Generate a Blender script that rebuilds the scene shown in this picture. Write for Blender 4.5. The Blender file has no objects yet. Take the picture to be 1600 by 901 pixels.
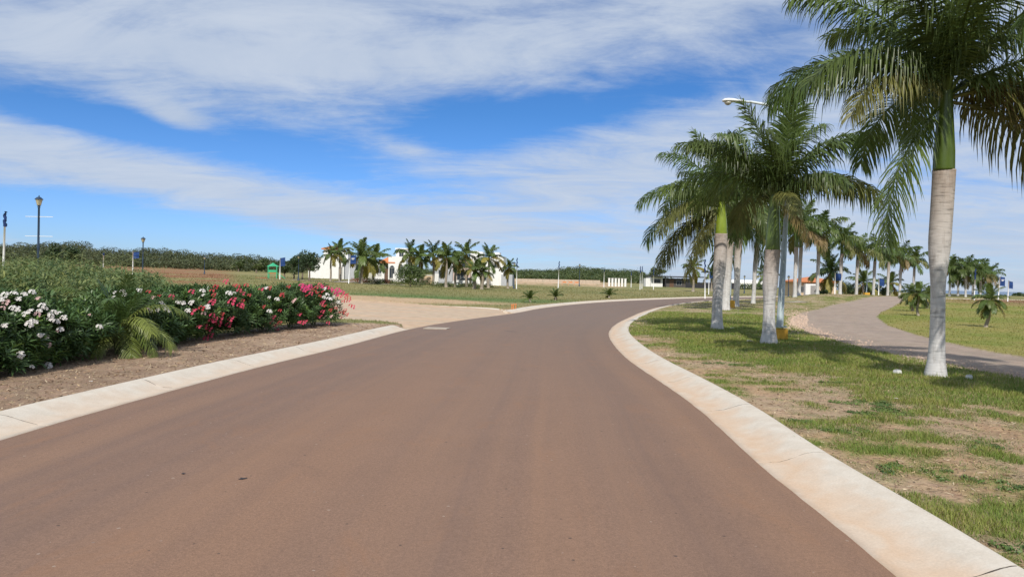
import bpy, math, random
import numpy as np
from mathutils import Vector, Matrix, Euler
R = math.radians
S = bpy.context.scene
C = S.collection

# ------------------------------------------------------------------ camera
CH = 1.8
F = 1150.0
cam_d = bpy.data.cameras.new('camera'); cam = bpy.data.objects.new('camera', cam_d); C.objects.link(cam)
cam_d.sensor_width = 36.0; cam_d.lens = 36.0 * F / 1600.0; cam_d.clip_end = 40000; cam_d.clip_start = 0.05
ROLL = R(1.2); PITCH = R(-0.57)
MC = Matrix.Rotation(R(90) + PITCH, 4, 'X') @ Matrix.Rotation(ROLL, 4, 'Z')
MC.translation = (0, 0, CH)
cam.matrix_world = MC
S.camera = cam
S.render.resolution_x = 1024; S.render.resolution_y = 576
M3 = np.array(MC.to_3x3())

# ------------------------------------------------------------------ sun, sky, exposure
SUN_EL = R(44); SH_AZ = R(6)        # shadows fall away from the camera, a little to the right
sdir = Vector((math.sin(SH_AZ) * math.cos(SUN_EL), math.cos(SH_AZ) * math.cos(SUN_EL), -math.sin(SUN_EL)))
sun_d = bpy.data.lights.new('sun', 'SUN'); sun_d.energy = 4.1; sun_d.angle = R(0.55); sun_d.color = (1.0, 0.945, 0.86)
sun = bpy.data.objects.new('sun', sun_d); C.objects.link(sun)
sun.rotation_euler = sdir.to_track_quat('-Z', 'Y').to_euler(); sun.location = (0, -20, 40)
S.view_settings.view_transform = 'Standard'; S.view_settings.look = 'None'
S.view_settings.exposure = 0.0; S.view_settings.gamma = 1.0

W = bpy.data.worlds.new('World'); S.world = W; W.use_nodes = True
nt = W.node_tree; nt.nodes.clear()
class NG:
    """tiny node-graph writer"""
    def __init__(s, nt): s.nt = nt
    def n(s, typ, **kw):
        nd = s.nt.nodes.new(typ)
        for k, v in kw.items(): setattr(nd, k, v)
        return nd
    def lk(s, a, b): s.nt.links.new(a, b)
    def put(s, sock, v):
        if hasattr(v, 'node'): s.lk(v, sock)
        else: sock.default_value = v
    def m(s, op, a, b=0.0, c=0.0, clamp=False):
        nd = s.n('ShaderNodeMath', operation=op, use_clamp=clamp)
        s.put(nd.inputs[0], a); s.put(nd.inputs[1], b); s.put(nd.inputs[2], c)
        return nd.outputs[0]
    def noise(s, vec, scale, detail=4, rough=0.55, dist=0.0, col=False):
        nd = s.n('ShaderNodeTexNoise'); s.lk(vec, nd.inputs['Vector'])
        nd.inputs['Scale'].default_value = scale; nd.inputs['Detail'].default_value = detail
        nd.inputs['Roughness'].default_value = rough; nd.inputs['Distortion'].default_value = dist
        return nd.outputs['Color' if col else 'Fac']
    def ramp(s, fac, stops):
        nd = s.n('ShaderNodeValToRGB'); s.lk(fac, nd.inputs[0])
        el = nd.color_ramp.elements
        while len(el) < len(stops): el.new(0.5)
        for e, (p, c) in zip(el, stops):
            e.position = p; e.color = (c if len(c) == 4 else (*c, 1)) if hasattr(c, '__len__') else (c, c, c, 1)
        return nd.outputs[0]
    def mix(s, fac, a, b, blend='MIX'):
        nd = s.n('ShaderNodeMix', data_type='RGBA', blend_type=blend)
        s.put(nd.inputs[0], fac)
        for sock, v in ((nd.inputs[6], a), (nd.inputs[7], b)):
            if hasattr(v, 'node'): s.lk(v, sock)
            else: sock.default_value = (*v, 1) if len(v) == 3 else v
        return nd.outputs[2]
    def vmul(s, v, k):
        nd = s.n('ShaderNodeVectorMath', operation='MULTIPLY'); s.lk(v, nd.inputs[0]); nd.inputs[1].default_value = k
        return nd.outputs[0]

g = NG(nt)
sky = g.n('ShaderNodeTexSky', sky_type='NISHITA', sun_disc=False)
sky.sun_elevation = SUN_EL; sky.sun_rotation = math.pi + SH_AZ
sky.air_density = 1.0; sky.dust_density = 0.3; sky.ozone_density = 1.6; sky.altitude = 0
tc = g.n('ShaderNodeTexCoord').outputs['Generated']
sp = g.n('ShaderNodeSeparateXYZ'); g.lk(tc, sp.inputs[0]); X, Y, Z = sp.outputs
az = g.m('ARCTAN2', X, Y); el = g.m('ARCSINE', Z)
zz = g.m('ADD', g.m('MAXIMUM', Z, 0.0), 0.15)
cb = g.n('ShaderNodeCombineXYZ'); g.lk(g.m('DIVIDE', X, zz), cb.inputs[0]); g.lk(g.m('DIVIDE', Y, zz), cb.inputs[1])
mp = g.n('ShaderNodeMapping'); g.lk(cb.outputs[0], mp.inputs[0]); mp.inputs['Rotation'].default_value = (0, 0, R(-14)); mp.inputs['Scale'].default_value = (0.55, 1.0, 1)
n1 = g.noise(mp.outputs[0], 0.62, 10, 0.60, 0.55)
n2 = g.noise(mp.outputs[0], 2.1, 9, 0.64, 1.4)
mp2 = g.n('ShaderNodeMapping'); g.lk(cb.outputs[0], mp2.inputs[0]); mp2.inputs['Rotation'].default_value = (0, 0, R(-24)); mp2.inputs['Scale'].default_value = (1.2, 3.4, 1)
n3 = g.noise(mp2.outputs[0], 2.6, 10, 0.68, .8)
n4 = g.noise(cb.outputs[0], 7.0, 8, 0.68, .6)
def blob(px, py, rx, ry, rot, amp):
    a0 = math.atan((px - 800) / F); e0 = math.atan((439 + 0.021 * (px - 800) - py) * math.cos(a0) / F)
    da = g.m('SUBTRACT', az, a0); de = g.m('SUBTRACT', el, e0)
    c, s_ = math.cos(R(-rot)), math.sin(R(-rot))
    u = g.m('ADD', g.m('MULTIPLY', da, c * F / rx), g.m('MULTIPLY', de, s_ * F / rx))
    v = g.m('ADD', g.m('MULTIPLY', da, -s_ * F / ry), g.m('MULTIPLY', de, c * F / ry))
    q = g.m('ADD', g.m('MULTIPLY', u, u), g.m('MULTIPLY', v, v))
    return g.m('MULTIPLY', g.m('EXPONENT', g.m('MULTIPLY', q, -1.0)), amp)
acc = g.m('ADD', 0.84, 0.0)
for b in [(60, 172, 190, 22, 4, -0.62), (330, 222, 330, 34, 9, -0.80), (640, 215, 260, 52, -4, -0.62), (900, 165, 230, 34, -9, -0.72),
          (560, 150, 260, 30, -4, -0.22), (1130, 130, 240, 26, -10, -0.30), (40, 345, 260, 36, 4, -0.85), (330, 372, 300, 34, 9, -0.78), (610, 398, 220, 16, 5, -0.55),
          (960, 330, 90, 14, -4, -0.25), (850, 405, 330, 16, 2, -0.35), (1350, 420, 400, 20, 0, -0.22), (1180, 60, 380, 40, -8, -0.20), (120, 20, 260, 30, 0, -0.18), (690, 28, 150, 20, -6, -0.22),
          (270, 186, 58, 22, 14, 0.95), (625, 232, 50, 16, 10, 0.5), (350, 212, 70, 10, 10, 0.22), (880, 280, 260, 60, -6, 0.2), (400, 90, 420, 30, 0, 0.22), (300, 290, 350, 22, 8, 0.2)]:
    acc = g.m('ADD', acc, blob(*b))
dens = g.m('ADD', acc, g.m('MULTIPLY', g.m('SUBTRACT', n1, 0.5), 1.45))
dens = g.m('ADD', dens, g.m('MULTIPLY', g.m('SUBTRACT', n2, 0.5), 1.05))
dens = g.m('ADD', dens, g.m('MULTIPLY', g.m('SUBTRACT', n3, 0.5), 0.62))
dens = g.m('ADD', dens, g.m('MULTIPLY', g.m('SUBTRACT', n4, 0.5), 0.40))
mr = g.n('ShaderNodeMapRange', interpolation_type='SMOOTHSTEP'); g.lk(dens, mr.inputs[0])
mr.inputs[1].default_value = 0.02; mr.inputs[2].default_value = 1.04; mr.inputs[3].default_value = 0.0; mr.inputs[4].default_value = 0.93
tnt = g.ramp(Z, [(0.0, (.60, .80, 1.30)), (0.06, (.52, .80, 1.40)), (0.22, (.33, .67, 1.12)), (0.5, (.30, .62, 1.02))])
skc = g.mix(1.0, sky.outputs[0], tnt, 'MULTIPLY')
cl = g.ramp(n2, [(0.3, (4.8, 5.7, 7.2)), (0.7, (6.0, 6.7, 7.8))])
colr = g.mix(mr.outputs[0], skc, cl)
bg = g.n('ShaderNodeBackground'); g.lk(colr, bg.inputs[0]); bg.inputs[1].default_value = 0.1
out = g.n('ShaderNodeOutputWorld'); g.lk(bg.outputs[0], out.inputs[0])

# ------------------------------------------------------------------ plan of the place (metres, traced once)
def flat(px, py, z=0.0):
    d = M3 @ np.array([(px - 800) / F, (450.5 - py) / F, -1.0])
    t = (z - CH) / d[2]
    return np.array([d[0] * t, d[1] * t])
EL = [flat(*p) for p in [(0, 688), (100, 657), (200, 629), (283, 606), (400, 574), (540, 541), (640, 513), (720, 500), (808, 489), (844, 481), (912, 473.6), (992, 468.8)]]
EL = [np.array([-5.55, -60.]), np.array([-5.5, 0.]), np.array([-5.45, 5.])] + EL + [np.array(p) for p in [(29.0, 108.), (50, 135), (79, 150), (115, 157), (170, 160)]]
ER = [flat(*p) for p in [(1400, 901), (1307, 821), (1180, 722), (1105, 648), (1043, 603), (981, 563), (956, 536), (949, 520), (961, 506), (984, 495.5), (1003, 487), (1035, 478), (1077, 472.5)]]
ER = [np.array([2.2, -60.]), np.array([2.3, 0.])] + ER + [np.array(p) for p in [(24, 87), (37, 106), (57, 125), (82, 139), (116, 147), (170, 150)]]
def smooth(P, it=3):
    P = [np.array(p, float) for p in P]
    for _ in range(it):
        Q = [P[0]]
        for a, b in zip(P[:-1], P[1:]): Q += [a * .75 + b * .25, a * .25 + b * .75]
        P = Q + [P[-1]]
    return np.array(P)
def resample(P, f):
    seg = np.linalg.norm(np.diff(P, axis=0), axis=1); s = np.concatenate([[0], np.cumsum(seg)])
    t = [0.0]
    while t[-1] < s[-1]:
        x = np.interp(t[-1], s, P[:, 0]); y = np.interp(t[-1], s, P[:, 1])
        t.append(t[-1] + f(math.hypot(x, y)))
    t = np.clip(t, 0, s[-1])
    return np.stack([np.interp(t, s, P[:, 0]), np.interp(t, s, P[:, 1])], 1)
EL = smooth(EL, 2); ER = smooth(ER, 2)
def sdist(P, x, y):
    """signed distance to polyline, + on its right side"""
    best = np.full(x.shape, 1e9); sg = np.zeros(x.shape)
    for a, b in zip(P[:-1], P[1:]):
        d = b - a; L2 = d @ d
        if L2 < 1e-9: continue
        t = np.clip(((x - a[0]) * d[0] + (y - a[1]) * d[1]) / L2, 0, 1)
        ex = x - a[0] - t * d[0]; ey = y - a[1] - t * d[1]; q = ex * ex + ey * ey
        cr = ex * d[1] - ey * d[0]
        u = q < best - 1e-9; best = np.where(u, q, best); sg = np.where(u, np.sign(cr), sg)
    return np.sqrt(best) * np.where(sg == 0, 1, sg)
def inside(P, x, y):
    r = np.zeros(x.shape, bool); n = len(P)
    for i in range(n):
        x1, y1 = P[i]; x2, y2 = P[(i + 1) % n]
        c = ((y1 > y) != (y2 > y)) & (x < (x2 - x1) * (y - y1) / (y2 - y1 + 1e-12) + x1)
        r ^= c
    return r
def st(a, b, x):
    t = np.clip((x - a) / (b - a), 0, 1); return t * t * (3 - 2 * t)
_rs = np.random.RandomState(5); _G = _rs.rand(256, 256)
def vn(x, y, sc):
    x = np.asarray(x) * sc + 1000.3; y = np.asarray(y) * sc + 1000.7
    xi = np.floor(x).astype(int); yi = np.floor(y).astype(int); fx = x - xi; fy = y - yi
    fx = fx * fx * (3 - 2 * fx); fy = fy * fy * (3 - 2 * fy)
    a = _G[xi % 256, yi % 256]; b = _G[(xi + 1) % 256, yi % 256]; c = _G[xi % 256, (yi + 1) % 256]; d = _G[(xi + 1) % 256, (yi + 1) % 256]
    return (a * (1 - fx) + b * fx) * (1 - fy) + (c * (1 - fx) + d * fx) * fy
def fbm(x, y, sc, o=4):
    s = 0; a = .5; t = 0
    for i in range(o):
        s = s + a * vn(x + i * 17.1, y - i * 9.3, sc * 2 ** i); t += a; a *= .55
    return s / t
def terr(x, y):
    x = np.asarray(x, float); y = np.asarray(y, float)
    dl = -sdist(EL, x, y); dr = sdist(ER, x, y)
    road = (dl < 0.60) & (dr < 0.60)
    right = (dr >= 0) & (dl < 0)
    rad = np.hypot(x, y)
    zl = 0.10 + 0.021 * np.clip(dl - 6, 0, 330) * (1 - 0.35 * st(60, 200, x))
    zr = 0.09 + 0.85 * np.exp(-((x - 40) / 17) ** 2 - ((y - 92) / 22) ** 2) * st(0.5, 10, dr) + 0.30 * st(85, 130, rad) * st(1, 14, dr)
    z = np.where(right, zr, zl)
    z = z + 0.05 * (fbm(x, y, 0.35) - .5) * st(0.8, 2.5, np.where(right, dr, dl)) + 0.25 * (fbm(x, y, 0.05) - .5) * st(6, 30, np.where(right, dr, dl)) * st(30, 60, rad)
    apron = inside(DRIVE, x, y)
    z = np.where(apron, 0.005 + 0.010 * np.clip(dl, 0, 80) , z)
    z = np.where(inside(TRACK, x, y), z - 0.04, z)
    z = np.where(road & ~apron, -0.06, z)
    z = np.where(road & apron, -0.02, z)
    a = np.arctan2(x, y)
    dropr = st(240, 330, rad) * st(R(9), R(14), a) + st(900, 1500, rad)
    z = z - np.clip(dropr, 0, 1) * (z + 22)
    return z
DRIVE = [flat(*p) for p in [(642, 513.5), (622, 508.5), (600, 505.0), (548, 501.5), (300, 497), (60, 492)]] + [flat(*p) for p in [(60, 462), (300, 465), (556, 473), (700, 479.5), (770, 482.5), (790, 486), (806, 490), (760, 497), (700, 507)]]
TRACK = [flat(*p, z=.1) for p in [(2050, 665), (1700, 612), (1600, 589), (1500, 572), (1400, 553), (1330, 537), (1270, 521), (1240, 508), (1232, 498), (1250, 488), (1300, 478.5), (1360, 474), (1410, 472.5)]] + \
        [flat(*p, z=.1) for p in [(1428, 474), (1400, 480), (1378, 487), (1370, 494), (1388, 508), (1440, 524), (1500, 538), (1560, 549), (1600, 555), (1700, 567), (2050, 602)]]
TRACK = [np.array(p) for p in TRACK]
def tz(x, y): return float(terr(np.array([x]), np.array([y]))[0])
def hit(px, py, dmax=600):
    """point of the ground seen at a pixel of the photograph"""
    d = M3 @ np.array([(px - 800) / F, (450.5 - py) / F, -1.0])
    t = np.concatenate([np.arange(3, 60, 0.1), np.arange(60, dmax, 0.5)])
    x = d[0] * t; y = d[1] * t; z = CH + d[2] * t
    k = np.nonzero(z < terr(x, y))[0]
    i = k[0] if len(k) else len(t) - 1
    return Vector((x[i], y[i], tz(x[i], y[i])))
def at(px, D, py=450):
    d = M3 @ np.array([(px - 800) / F, (450.5 - py) / F, -1.0]); d = d / d[1]
    x = d[0] * D; return Vector((x, D, tz(x, D)))
def height(px, py, D):
    d = M3 @ np.array([(px - 800) / F, (450.5 - py) / F, -1.0]); d = d / d[1]; return CH + d[2] * D

# ------------------------------------------------------------------ materials
MATS = {}
def mat(name, base=(0.5, 0.5, 0.5), rough=0.7, var=0.15, scale=6.0, bump=0.0, bscale=None, metal=0.0, transl=0.0, tint=False, objvar=0.0, spec=0.4, emit=None, alpha=None):
    if name in MATS: return MATS[name]
    m = bpy.data.materials.new(name); m.use_nodes = True; t = m.node_tree; t.nodes.clear(); q = NG(t)
    tcn = q.n('ShaderNodeTexCoord').outputs['Object']
    f = q.noise(tcn, scale, 6, 0.6)
    lo = tuple(c * (1 - var) for c in base); hi = tuple(min(1, c * (1 + var)) for c in base)
    col = q.ramp(f, [(0.3, lo), (0.7, hi)])
    if tint:
        at_ = q.n('ShaderNodeAttribute', attribute_name='tint'); col = q.mix(1.0, col, at_.outputs['Color'], 'MULTIPLY')
    if objvar:
        oi = q.n('ShaderNodeObjectInfo').outputs['Random']
        hs = q.n('ShaderNodeHueSaturation'); q.lk(col, hs.inputs['Color'])
        q.lk(q.m('ADD', 1 - objvar, q.m('MULTIPLY', oi, 2 * objvar)), hs.inputs['Value'])
        q.lk(q.m('ADD', 0.5 - objvar * .06, q.m('MULTIPLY', q.m('FRACT', q.m('MULTIPLY', oi, 7.3)), objvar * .12)), hs.inputs['Hue']); col = hs.outputs[0]
    b = q.n('ShaderNodeBsdfPrincipled'); q.lk(col, b.inputs['Base Color']); b.inputs['Roughness'].default_value = rough; b.inputs['Metallic'].default_value = metal
    b.inputs['Specular IOR Level'].default_value = spec
    if bump:
        bn = q.n('ShaderNodeBump'); bn.inputs['Strength'].default_value = bump; bn.inputs['Distance'].default_value = 0.02
        q.lk(q.noise(tcn, bscale or scale * 6, 5, 0.6), bn.inputs['Height']); q.lk(bn.outputs[0], b.inputs['Normal'])
    o = q.n('ShaderNodeOutputMaterial'); sh = b.outputs[0]
    if transl:
        tr = q.n('ShaderNodeBsdfTranslucent'); q.lk(col, tr.inputs[0]); mx = q.n('ShaderNodeMixShader'); mx.inputs[0].default_value = transl
        q.lk(sh, mx.inputs[1]); q.lk(tr.outputs[0], mx.inputs[2]); sh = mx.outputs[0]
    if emit: b.inputs['Emission Color'].default_value = (*emit, 1); b.inputs['Emission Strength'].default_value = 1
    if alpha is not None: b.inputs['Alpha'].default_value = alpha
    q.lk(sh, o.inputs[0]); MATS[name] = m; return m

def ground_mat(name, fine=(0.72, 1.28), bump=0.6, sc=22.0, speck=0.0):
    m = bpy.data.materials.new(name); m.use_nodes = True; t = m.node_tree; t.nodes.clear(); q = NG(t)
    tcn = q.n('ShaderNodeTexCoord').outputs['Object']
    a = q.n('ShaderNodeAttribute', attribute_name='gcol').outputs['Color']
    f1 = q.ramp(q.noise(tcn, sc, 8, 0.68), [(0.28, fine[0]), (0.72, fine[1])])
    f2 = q.ramp(q.noise(tcn, 2.1, 5, 0.6), [(0.3, 0.86), (0.7, 1.14)])
    c = q.mix(1.0, a, f1, 'MULTIPLY'); c = q.mix(1.0, c, f2, 'MULTIPLY')
    hue = q.noise(tcn, 5.0, 4, 0.6, 0, True)
    c = q.mix(0.10, c, q.mix(1.0, c, hue, 'OVERLAY'))
    if speck:
        vo = q.n('ShaderNodeTexVoronoi'); q.lk(tcn, vo.inputs['Vector']); vo.inputs['Scale'].default_value = 26
        k = q.ramp(vo.outputs['Distance'], [(0.0, 1.0), (0.30, 0.0)])
        tone = q.mix(1.0, vo.outputs['Color'], (0.62, 0.52, 0.44), 'MULTIPLY')
        c = q.mix(q.m('MULTIPLY', k, speck), c, tone)
    b = q.n('ShaderNodeBsdfPrincipled'); q.lk(c, b.inputs['Base Color']); b.inputs['Roughness'].default_value = 0.92; b.inputs['Specular IOR Level'].default_value = 0.15
    bn = q.n('ShaderNodeBump'); bn.inputs['Strength'].default_value = bump; bn.inputs['Distance'].default_value = 0.03
    q.lk(q.noise(tcn, sc * 1.3, 7, 0.7), bn.inputs['Height']); q.lk(bn.outputs[0], b.inputs['Normal'])
    o = q.n('ShaderNodeOutputMaterial'); q.lk(b.outputs[0], o.inputs[0]); MATS[name] = m; return m

# ------------------------------------------------------------------ object helpers
def mesh(name, v, f, m=None, tint=None, smooth_=False):
    me = bpy.data.meshes.new(name)
    v = np.asarray(v, np.float32).reshape(-1, 3)
    if isinstance(f, np.ndarray):
        k = f.shape[1]; me.vertices.add(len(v)); me.vertices.foreach_set('co', v.ravel())
        me.loops.add(f.size); me.loops.foreach_set('vertex_index', f.ravel().astype(np.int32))
        me.polygons.add(len(f)); me.polygons.foreach_set('loop_start', np.arange(0, f.size, k, dtype=np.int32))
        me.polygons.foreach_set('loop_total', np.full(len(f), k, np.int32)); me.update(calc_edges=True); me.validate()
    else:
        me.from_pydata([tuple(map(float, p)) for p in v], [], [tuple(p) for p in f]); me.update()
    if tint is not None:
        ca = me.color_attributes.new('tint', 'FLOAT_COLOR', 'POINT'); tt = np.ones((len(v), 4), np.float32); tt[:, :3] = tint; ca.data.foreach_set('color', tt.ravel())
    if m: me.materials.append(m)
    if smooth_: me.polygons.foreach_set('use_smooth', np.ones(len(me.polygons), bool))
    return me
def obj(name, me, parent=None, loc=None, rot=None, label=None, cat=None, group=None, kind=None, scale=None):
    o = bpy.data.objects.new(name, me); C.objects.link(o)
    if parent: o.parent = parent
    if loc is not None: o.location = loc
    if rot is not None: o.rotation_euler = rot
    if scale is not None: o.scale = (scale,) * 3 if not hasattr(scale, '__len__') else scale
    if label: o['label'] = label
    if cat: o['category'] = cat
    if group: o['group'] = group
    if kind: o['kind'] = kind
    return o
def thing(name, label, cat, loc, rz=0.0, group=None, scale=None):
    return obj(name, None, None, loc, (0, 0, rz), label, cat, group, None, scale)
def copy_tree(o, parent=None):
    c = o.copy(); C.objects.link(c)
    if parent: c.parent = parent
    for ch in list(o.children): copy_tree(ch, c)
    return c
class MB:
    def __init__(s): s.v = []; s.f = []
    def add(s, v, f):
        k = len(s.v); s.v += [tuple(p) for p in v]; s.f += [tuple(i + k for i in q) for q in f]; return s
    def box(s, c, d, rz=0.0, taper=1.0):
        x, y, z = d[0] / 2, d[1] / 2, d[2] / 2; ca, sa = math.cos(rz), math.sin(rz); V = []
        for k, (sx, sy, sz) in enumerate([(-1, -1, -1), (1, -1, -1), (1, 1, -1), (-1, 1, -1), (-1, -1, 1), (1, -1, 1), (1, 1, 1), (-1, 1, 1)]):
            t = taper if sz > 0 else 1
            a, b = sx * x * t, sy * y * t; V.append((c[0] + a * ca - b * sa, c[1] + a * sa + b * ca, c[2] + sz * z))
        return s.add(V, [(0, 3, 2, 1), (4, 5, 6, 7), (0, 1, 5, 4), (1, 2, 6, 5), (2, 3, 7, 6), (3, 0, 4, 7)])
    def tube(s, pts, rad, n=8, cap=True):
        pts = [Vector(p) for p in pts]; N = len(pts)
        if not hasattr(rad, '__len__'): rad = [rad] * N
        V = []; Fc = []
        for i, p in enumerate(pts):
            t = (pts[min(i + 1, N - 1)] - pts[max(i - 1, 0)]).normalized()
            up = Vector((0, 0, 1)) if abs(t.z) < .9 else Vector((0, 1, 0))
            a = t.cross(up).normalized(); b = t.cross(a)
            for k in range(n):
                th = 2 * math.pi * k / n; V.append(p + (a * math.cos(th) + b * math.sin(th)) * rad[i])
        for i in range(N - 1):
            for k in range(n):
                Fc.append((i * n + k, i * n + (k + 1) % n, (i + 1) * n + (k + 1) % n, (i + 1) * n + k))
        if cap: Fc.append(tuple(range(n))); Fc.append(tuple((N - 1) * n + k for k in reversed(range(n))))
        return s.add(V, Fc)
    def lathe(s, prof, c=(0, 0, 0), n=16, ex=None):
        V = []; Fc = []; N = len(prof)
        for r, z in prof:
            for k in range(n):
                th = 2 * math.pi * k / n; V.append((c[0] + r * math.cos(th), c[1] + r * math.sin(th), c[2] + z))
        for i in range(N - 1):
            for k in range(n): Fc.append((i * n + k, i * n + (k + 1) % n, (i + 1) * n + (k + 1) % n, (i + 1) * n + k))
        Fc.append(tuple(reversed(range(n)))); Fc.append(tuple((N - 1) * n + k for k in range(n)))
        return s.add(V, Fc)
    def me(s, name, m, smooth_=False): return mesh(name, s.v, s.f, m, None, smooth_)
    def build(s, name, m, parent=None, smooth_=False, **kw): return obj(name, s.me(name, m, smooth_), parent, **kw)

# ------------------------------------------------------------------ ground sheet, split into its surfaces
def zones(x, y):
    dl = -sdist(EL, x, y); dr = sdist(ER, x, y)
    drive = inside(DRIVE, x, y); track = inside(TRACK, x, y)
    right = (dr >= 0) & (dl < 0); left = ~right & (dl >= 0)
    mulch = left & (dl < 4.2) & (y < 27.6) & ~drive
    tl = sdist(np.array(TRACK[:13]), x, y)
    lawn = right & ~track & (tl < 0)
    return dl, dr, drive, track, right, left, mulch, lawn
def lushness(x, y, dr):
    """how green the verge is: bare near the kerb, lush further in"""
    n = fbm(x, y, 0.80, 5); n2 = fbm(x + 40, y + 11, 2.9, 4)
    edge = 1.3 + 3.2 * st(8, 3, y * 0 + y) + 2.6 * np.exp(-((y - 9) / 6.0) ** 2) + 1.1 * st(45, 12, y)
    base = st(edge - 1.9, edge + 1.1, dr)
    return np.clip(base * 1.0 + (n - .46) * 2.6 * (1 - base * .8) + (n2 - .48) * 2.0 * (1 - base * .7) + .26, 0, 1), n, n2
def gcolor(x, y):
    dl, dr, drive, track, right, left, mulch, lawn = zones(x, y)
    n = fbm(x, y, 0.12, 5)[..., None]; nn = fbm(x + 9, y, 0.9, 4)[..., None]; nf = fbm(x, y + 33, 4.0, 3)[..., None]; ny = fbm(x * .25, y, 0.22, 4)[..., None]
    def c(*a): return np.array(a)
    green = c(.120, .165, .040); olive = c(.255, .225, .095); dry = c(.32, .235, .115); dirt = c(.41, .275, .165); sand = c(.53, .375, .235)
    # left field
    k = st(.40, .62, n * .5 + ny * .35 + nf * .15); col = (olive * (1 - k) + c(.185, .190, .070) * k)
    k = st(.56, .72, nn * .6 + ny * .4) * .35; col = col * (1 - k) + dry * k
    A = np.arctan2(x, y)[..., None]; rad = np.hypot(x, y)[..., None]
    # greener belt by the entrance kerb, sandy strip behind the driveway
    e1 = flat(730, 470); k = np.exp(-(((x - e1[0]) / 14) ** 2 + ((y - e1[1]) / 6) ** 2))[..., None] * .8; col = col * (1 - k) + c(.09, .17, .05) * k
    e2 = flat(640, 473); k = st(.2, .6, np.exp(-(((x - e2[0] + 6) / 14) ** 2 + ((y - e2[1]) / 6.0) ** 2))[..., None] * (0.5 + nn)); col = col * (1 - k) + (sand * .72 + dry * .28) * k
    k = st(2.2, .8, dl)[..., None] * st(.35, .6, nn) * (dl > 0)[..., None]; k = k * st(30, 34, y)[..., None]; col = col * (1 - k * .8) + dirt * k * .8
    # red-brown scrub and sandy bands further off on the left
    k = st(R(-20), R(-22), A) * st(75, 95, rad) * st(.30, .5, n) ; col = col * (1 - k) + c(.27, .145, .075) * k
    k = st(150, 175, rad) * st(260, 220, rad) * st(R(-3), R(-1), A) * st(R(9.5), R(7.5), A) * st(.38, .5, ny * .5 + nn * .5); col = col * (1 - k) + sand * .95 * k
    # right field
    rf = (right & ~lawn)[..., None]
    kk = st(.38, .62, n * .6 + nn * .4); rc = c(.19, .215, .045) * (1 - kk) + c(.27, .24, .075) * kk
    k = st(80, 105, rad) * st(.40, .55, n * .4 + ny * .6); rc = rc * (1 - k) + c(.27, .165, .095) * k
    col = np.where(rf, rc, col)
    # lawn verge
    L, a, b = lushness(x, y, dr); L = L[..., None]
    g2 = c(.150, .205, .040) * (1 - nf * .55) + c(.25, .25, .065) * nf * .55
    far = st(38, 70, rad); g2 = g2 * (1 - far * .5) + c(.20, .19, .065) * far * .5
    dd = dirt * (0.85 + .3 * nf) * (1 - st(.5, .8, nn) * .5) + dry * st(.5, .8, nn) * .5
    lc = dd * (1 - L) + g2 * L
    t1 = inside(TRACK, x, y)
    tl = -sdist(np.array(TRACK[:13]), x, y)[..., None]
    k = st(-1.6, -.2, tl) * st(.35, .6, nn); lc = lc * (1 - k * .7) + c(.42, .31, .21) * k * .7
    col = np.where(lawn[..., None], lc, col)
    # gravel track
    tr = -sdist(np.array(TRACK[13:]), x, y)[..., None]; tl = -sdist(np.array(TRACK[:13]), x, y)[..., None]
    tcol = c(.245, .222, .200) * (.80 + .3 * nn) * (.80 + .42 * fbm(tl[..., 0] * 2.2, y * .12, 1.0, 4))[..., None]; k = st(2.0, .5, -tl * -1) * (.55 + .7 * nn); k = np.clip(k, 0, 1) * .6
    tcol = tcol * (1 - k) + c(.45, .33, .245) * k
    col = np.where(t1[..., None], tcol, col)
    # mulch
    mc = c(.36, .25, .17) * (.75 + .5 * nf) * (1 - .0 * nn) + c(.10, .08, .06) * st(.5, .75, nn)
    col = np.where(mulch[..., None], mc, col)
    # driveway concrete, dusty
    sd = fbm(x * .35 + y * .2, y * 2.2, .5, 4)[..., None]; dc = c(.50, .385, .275) * (1 - .9 * st(.4, .7, sd) * .35) + c(.50, .30, .17) * st(.45, .65, sd) * .35
    col = np.where(drive[..., None], dc, col)
    return col
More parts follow.
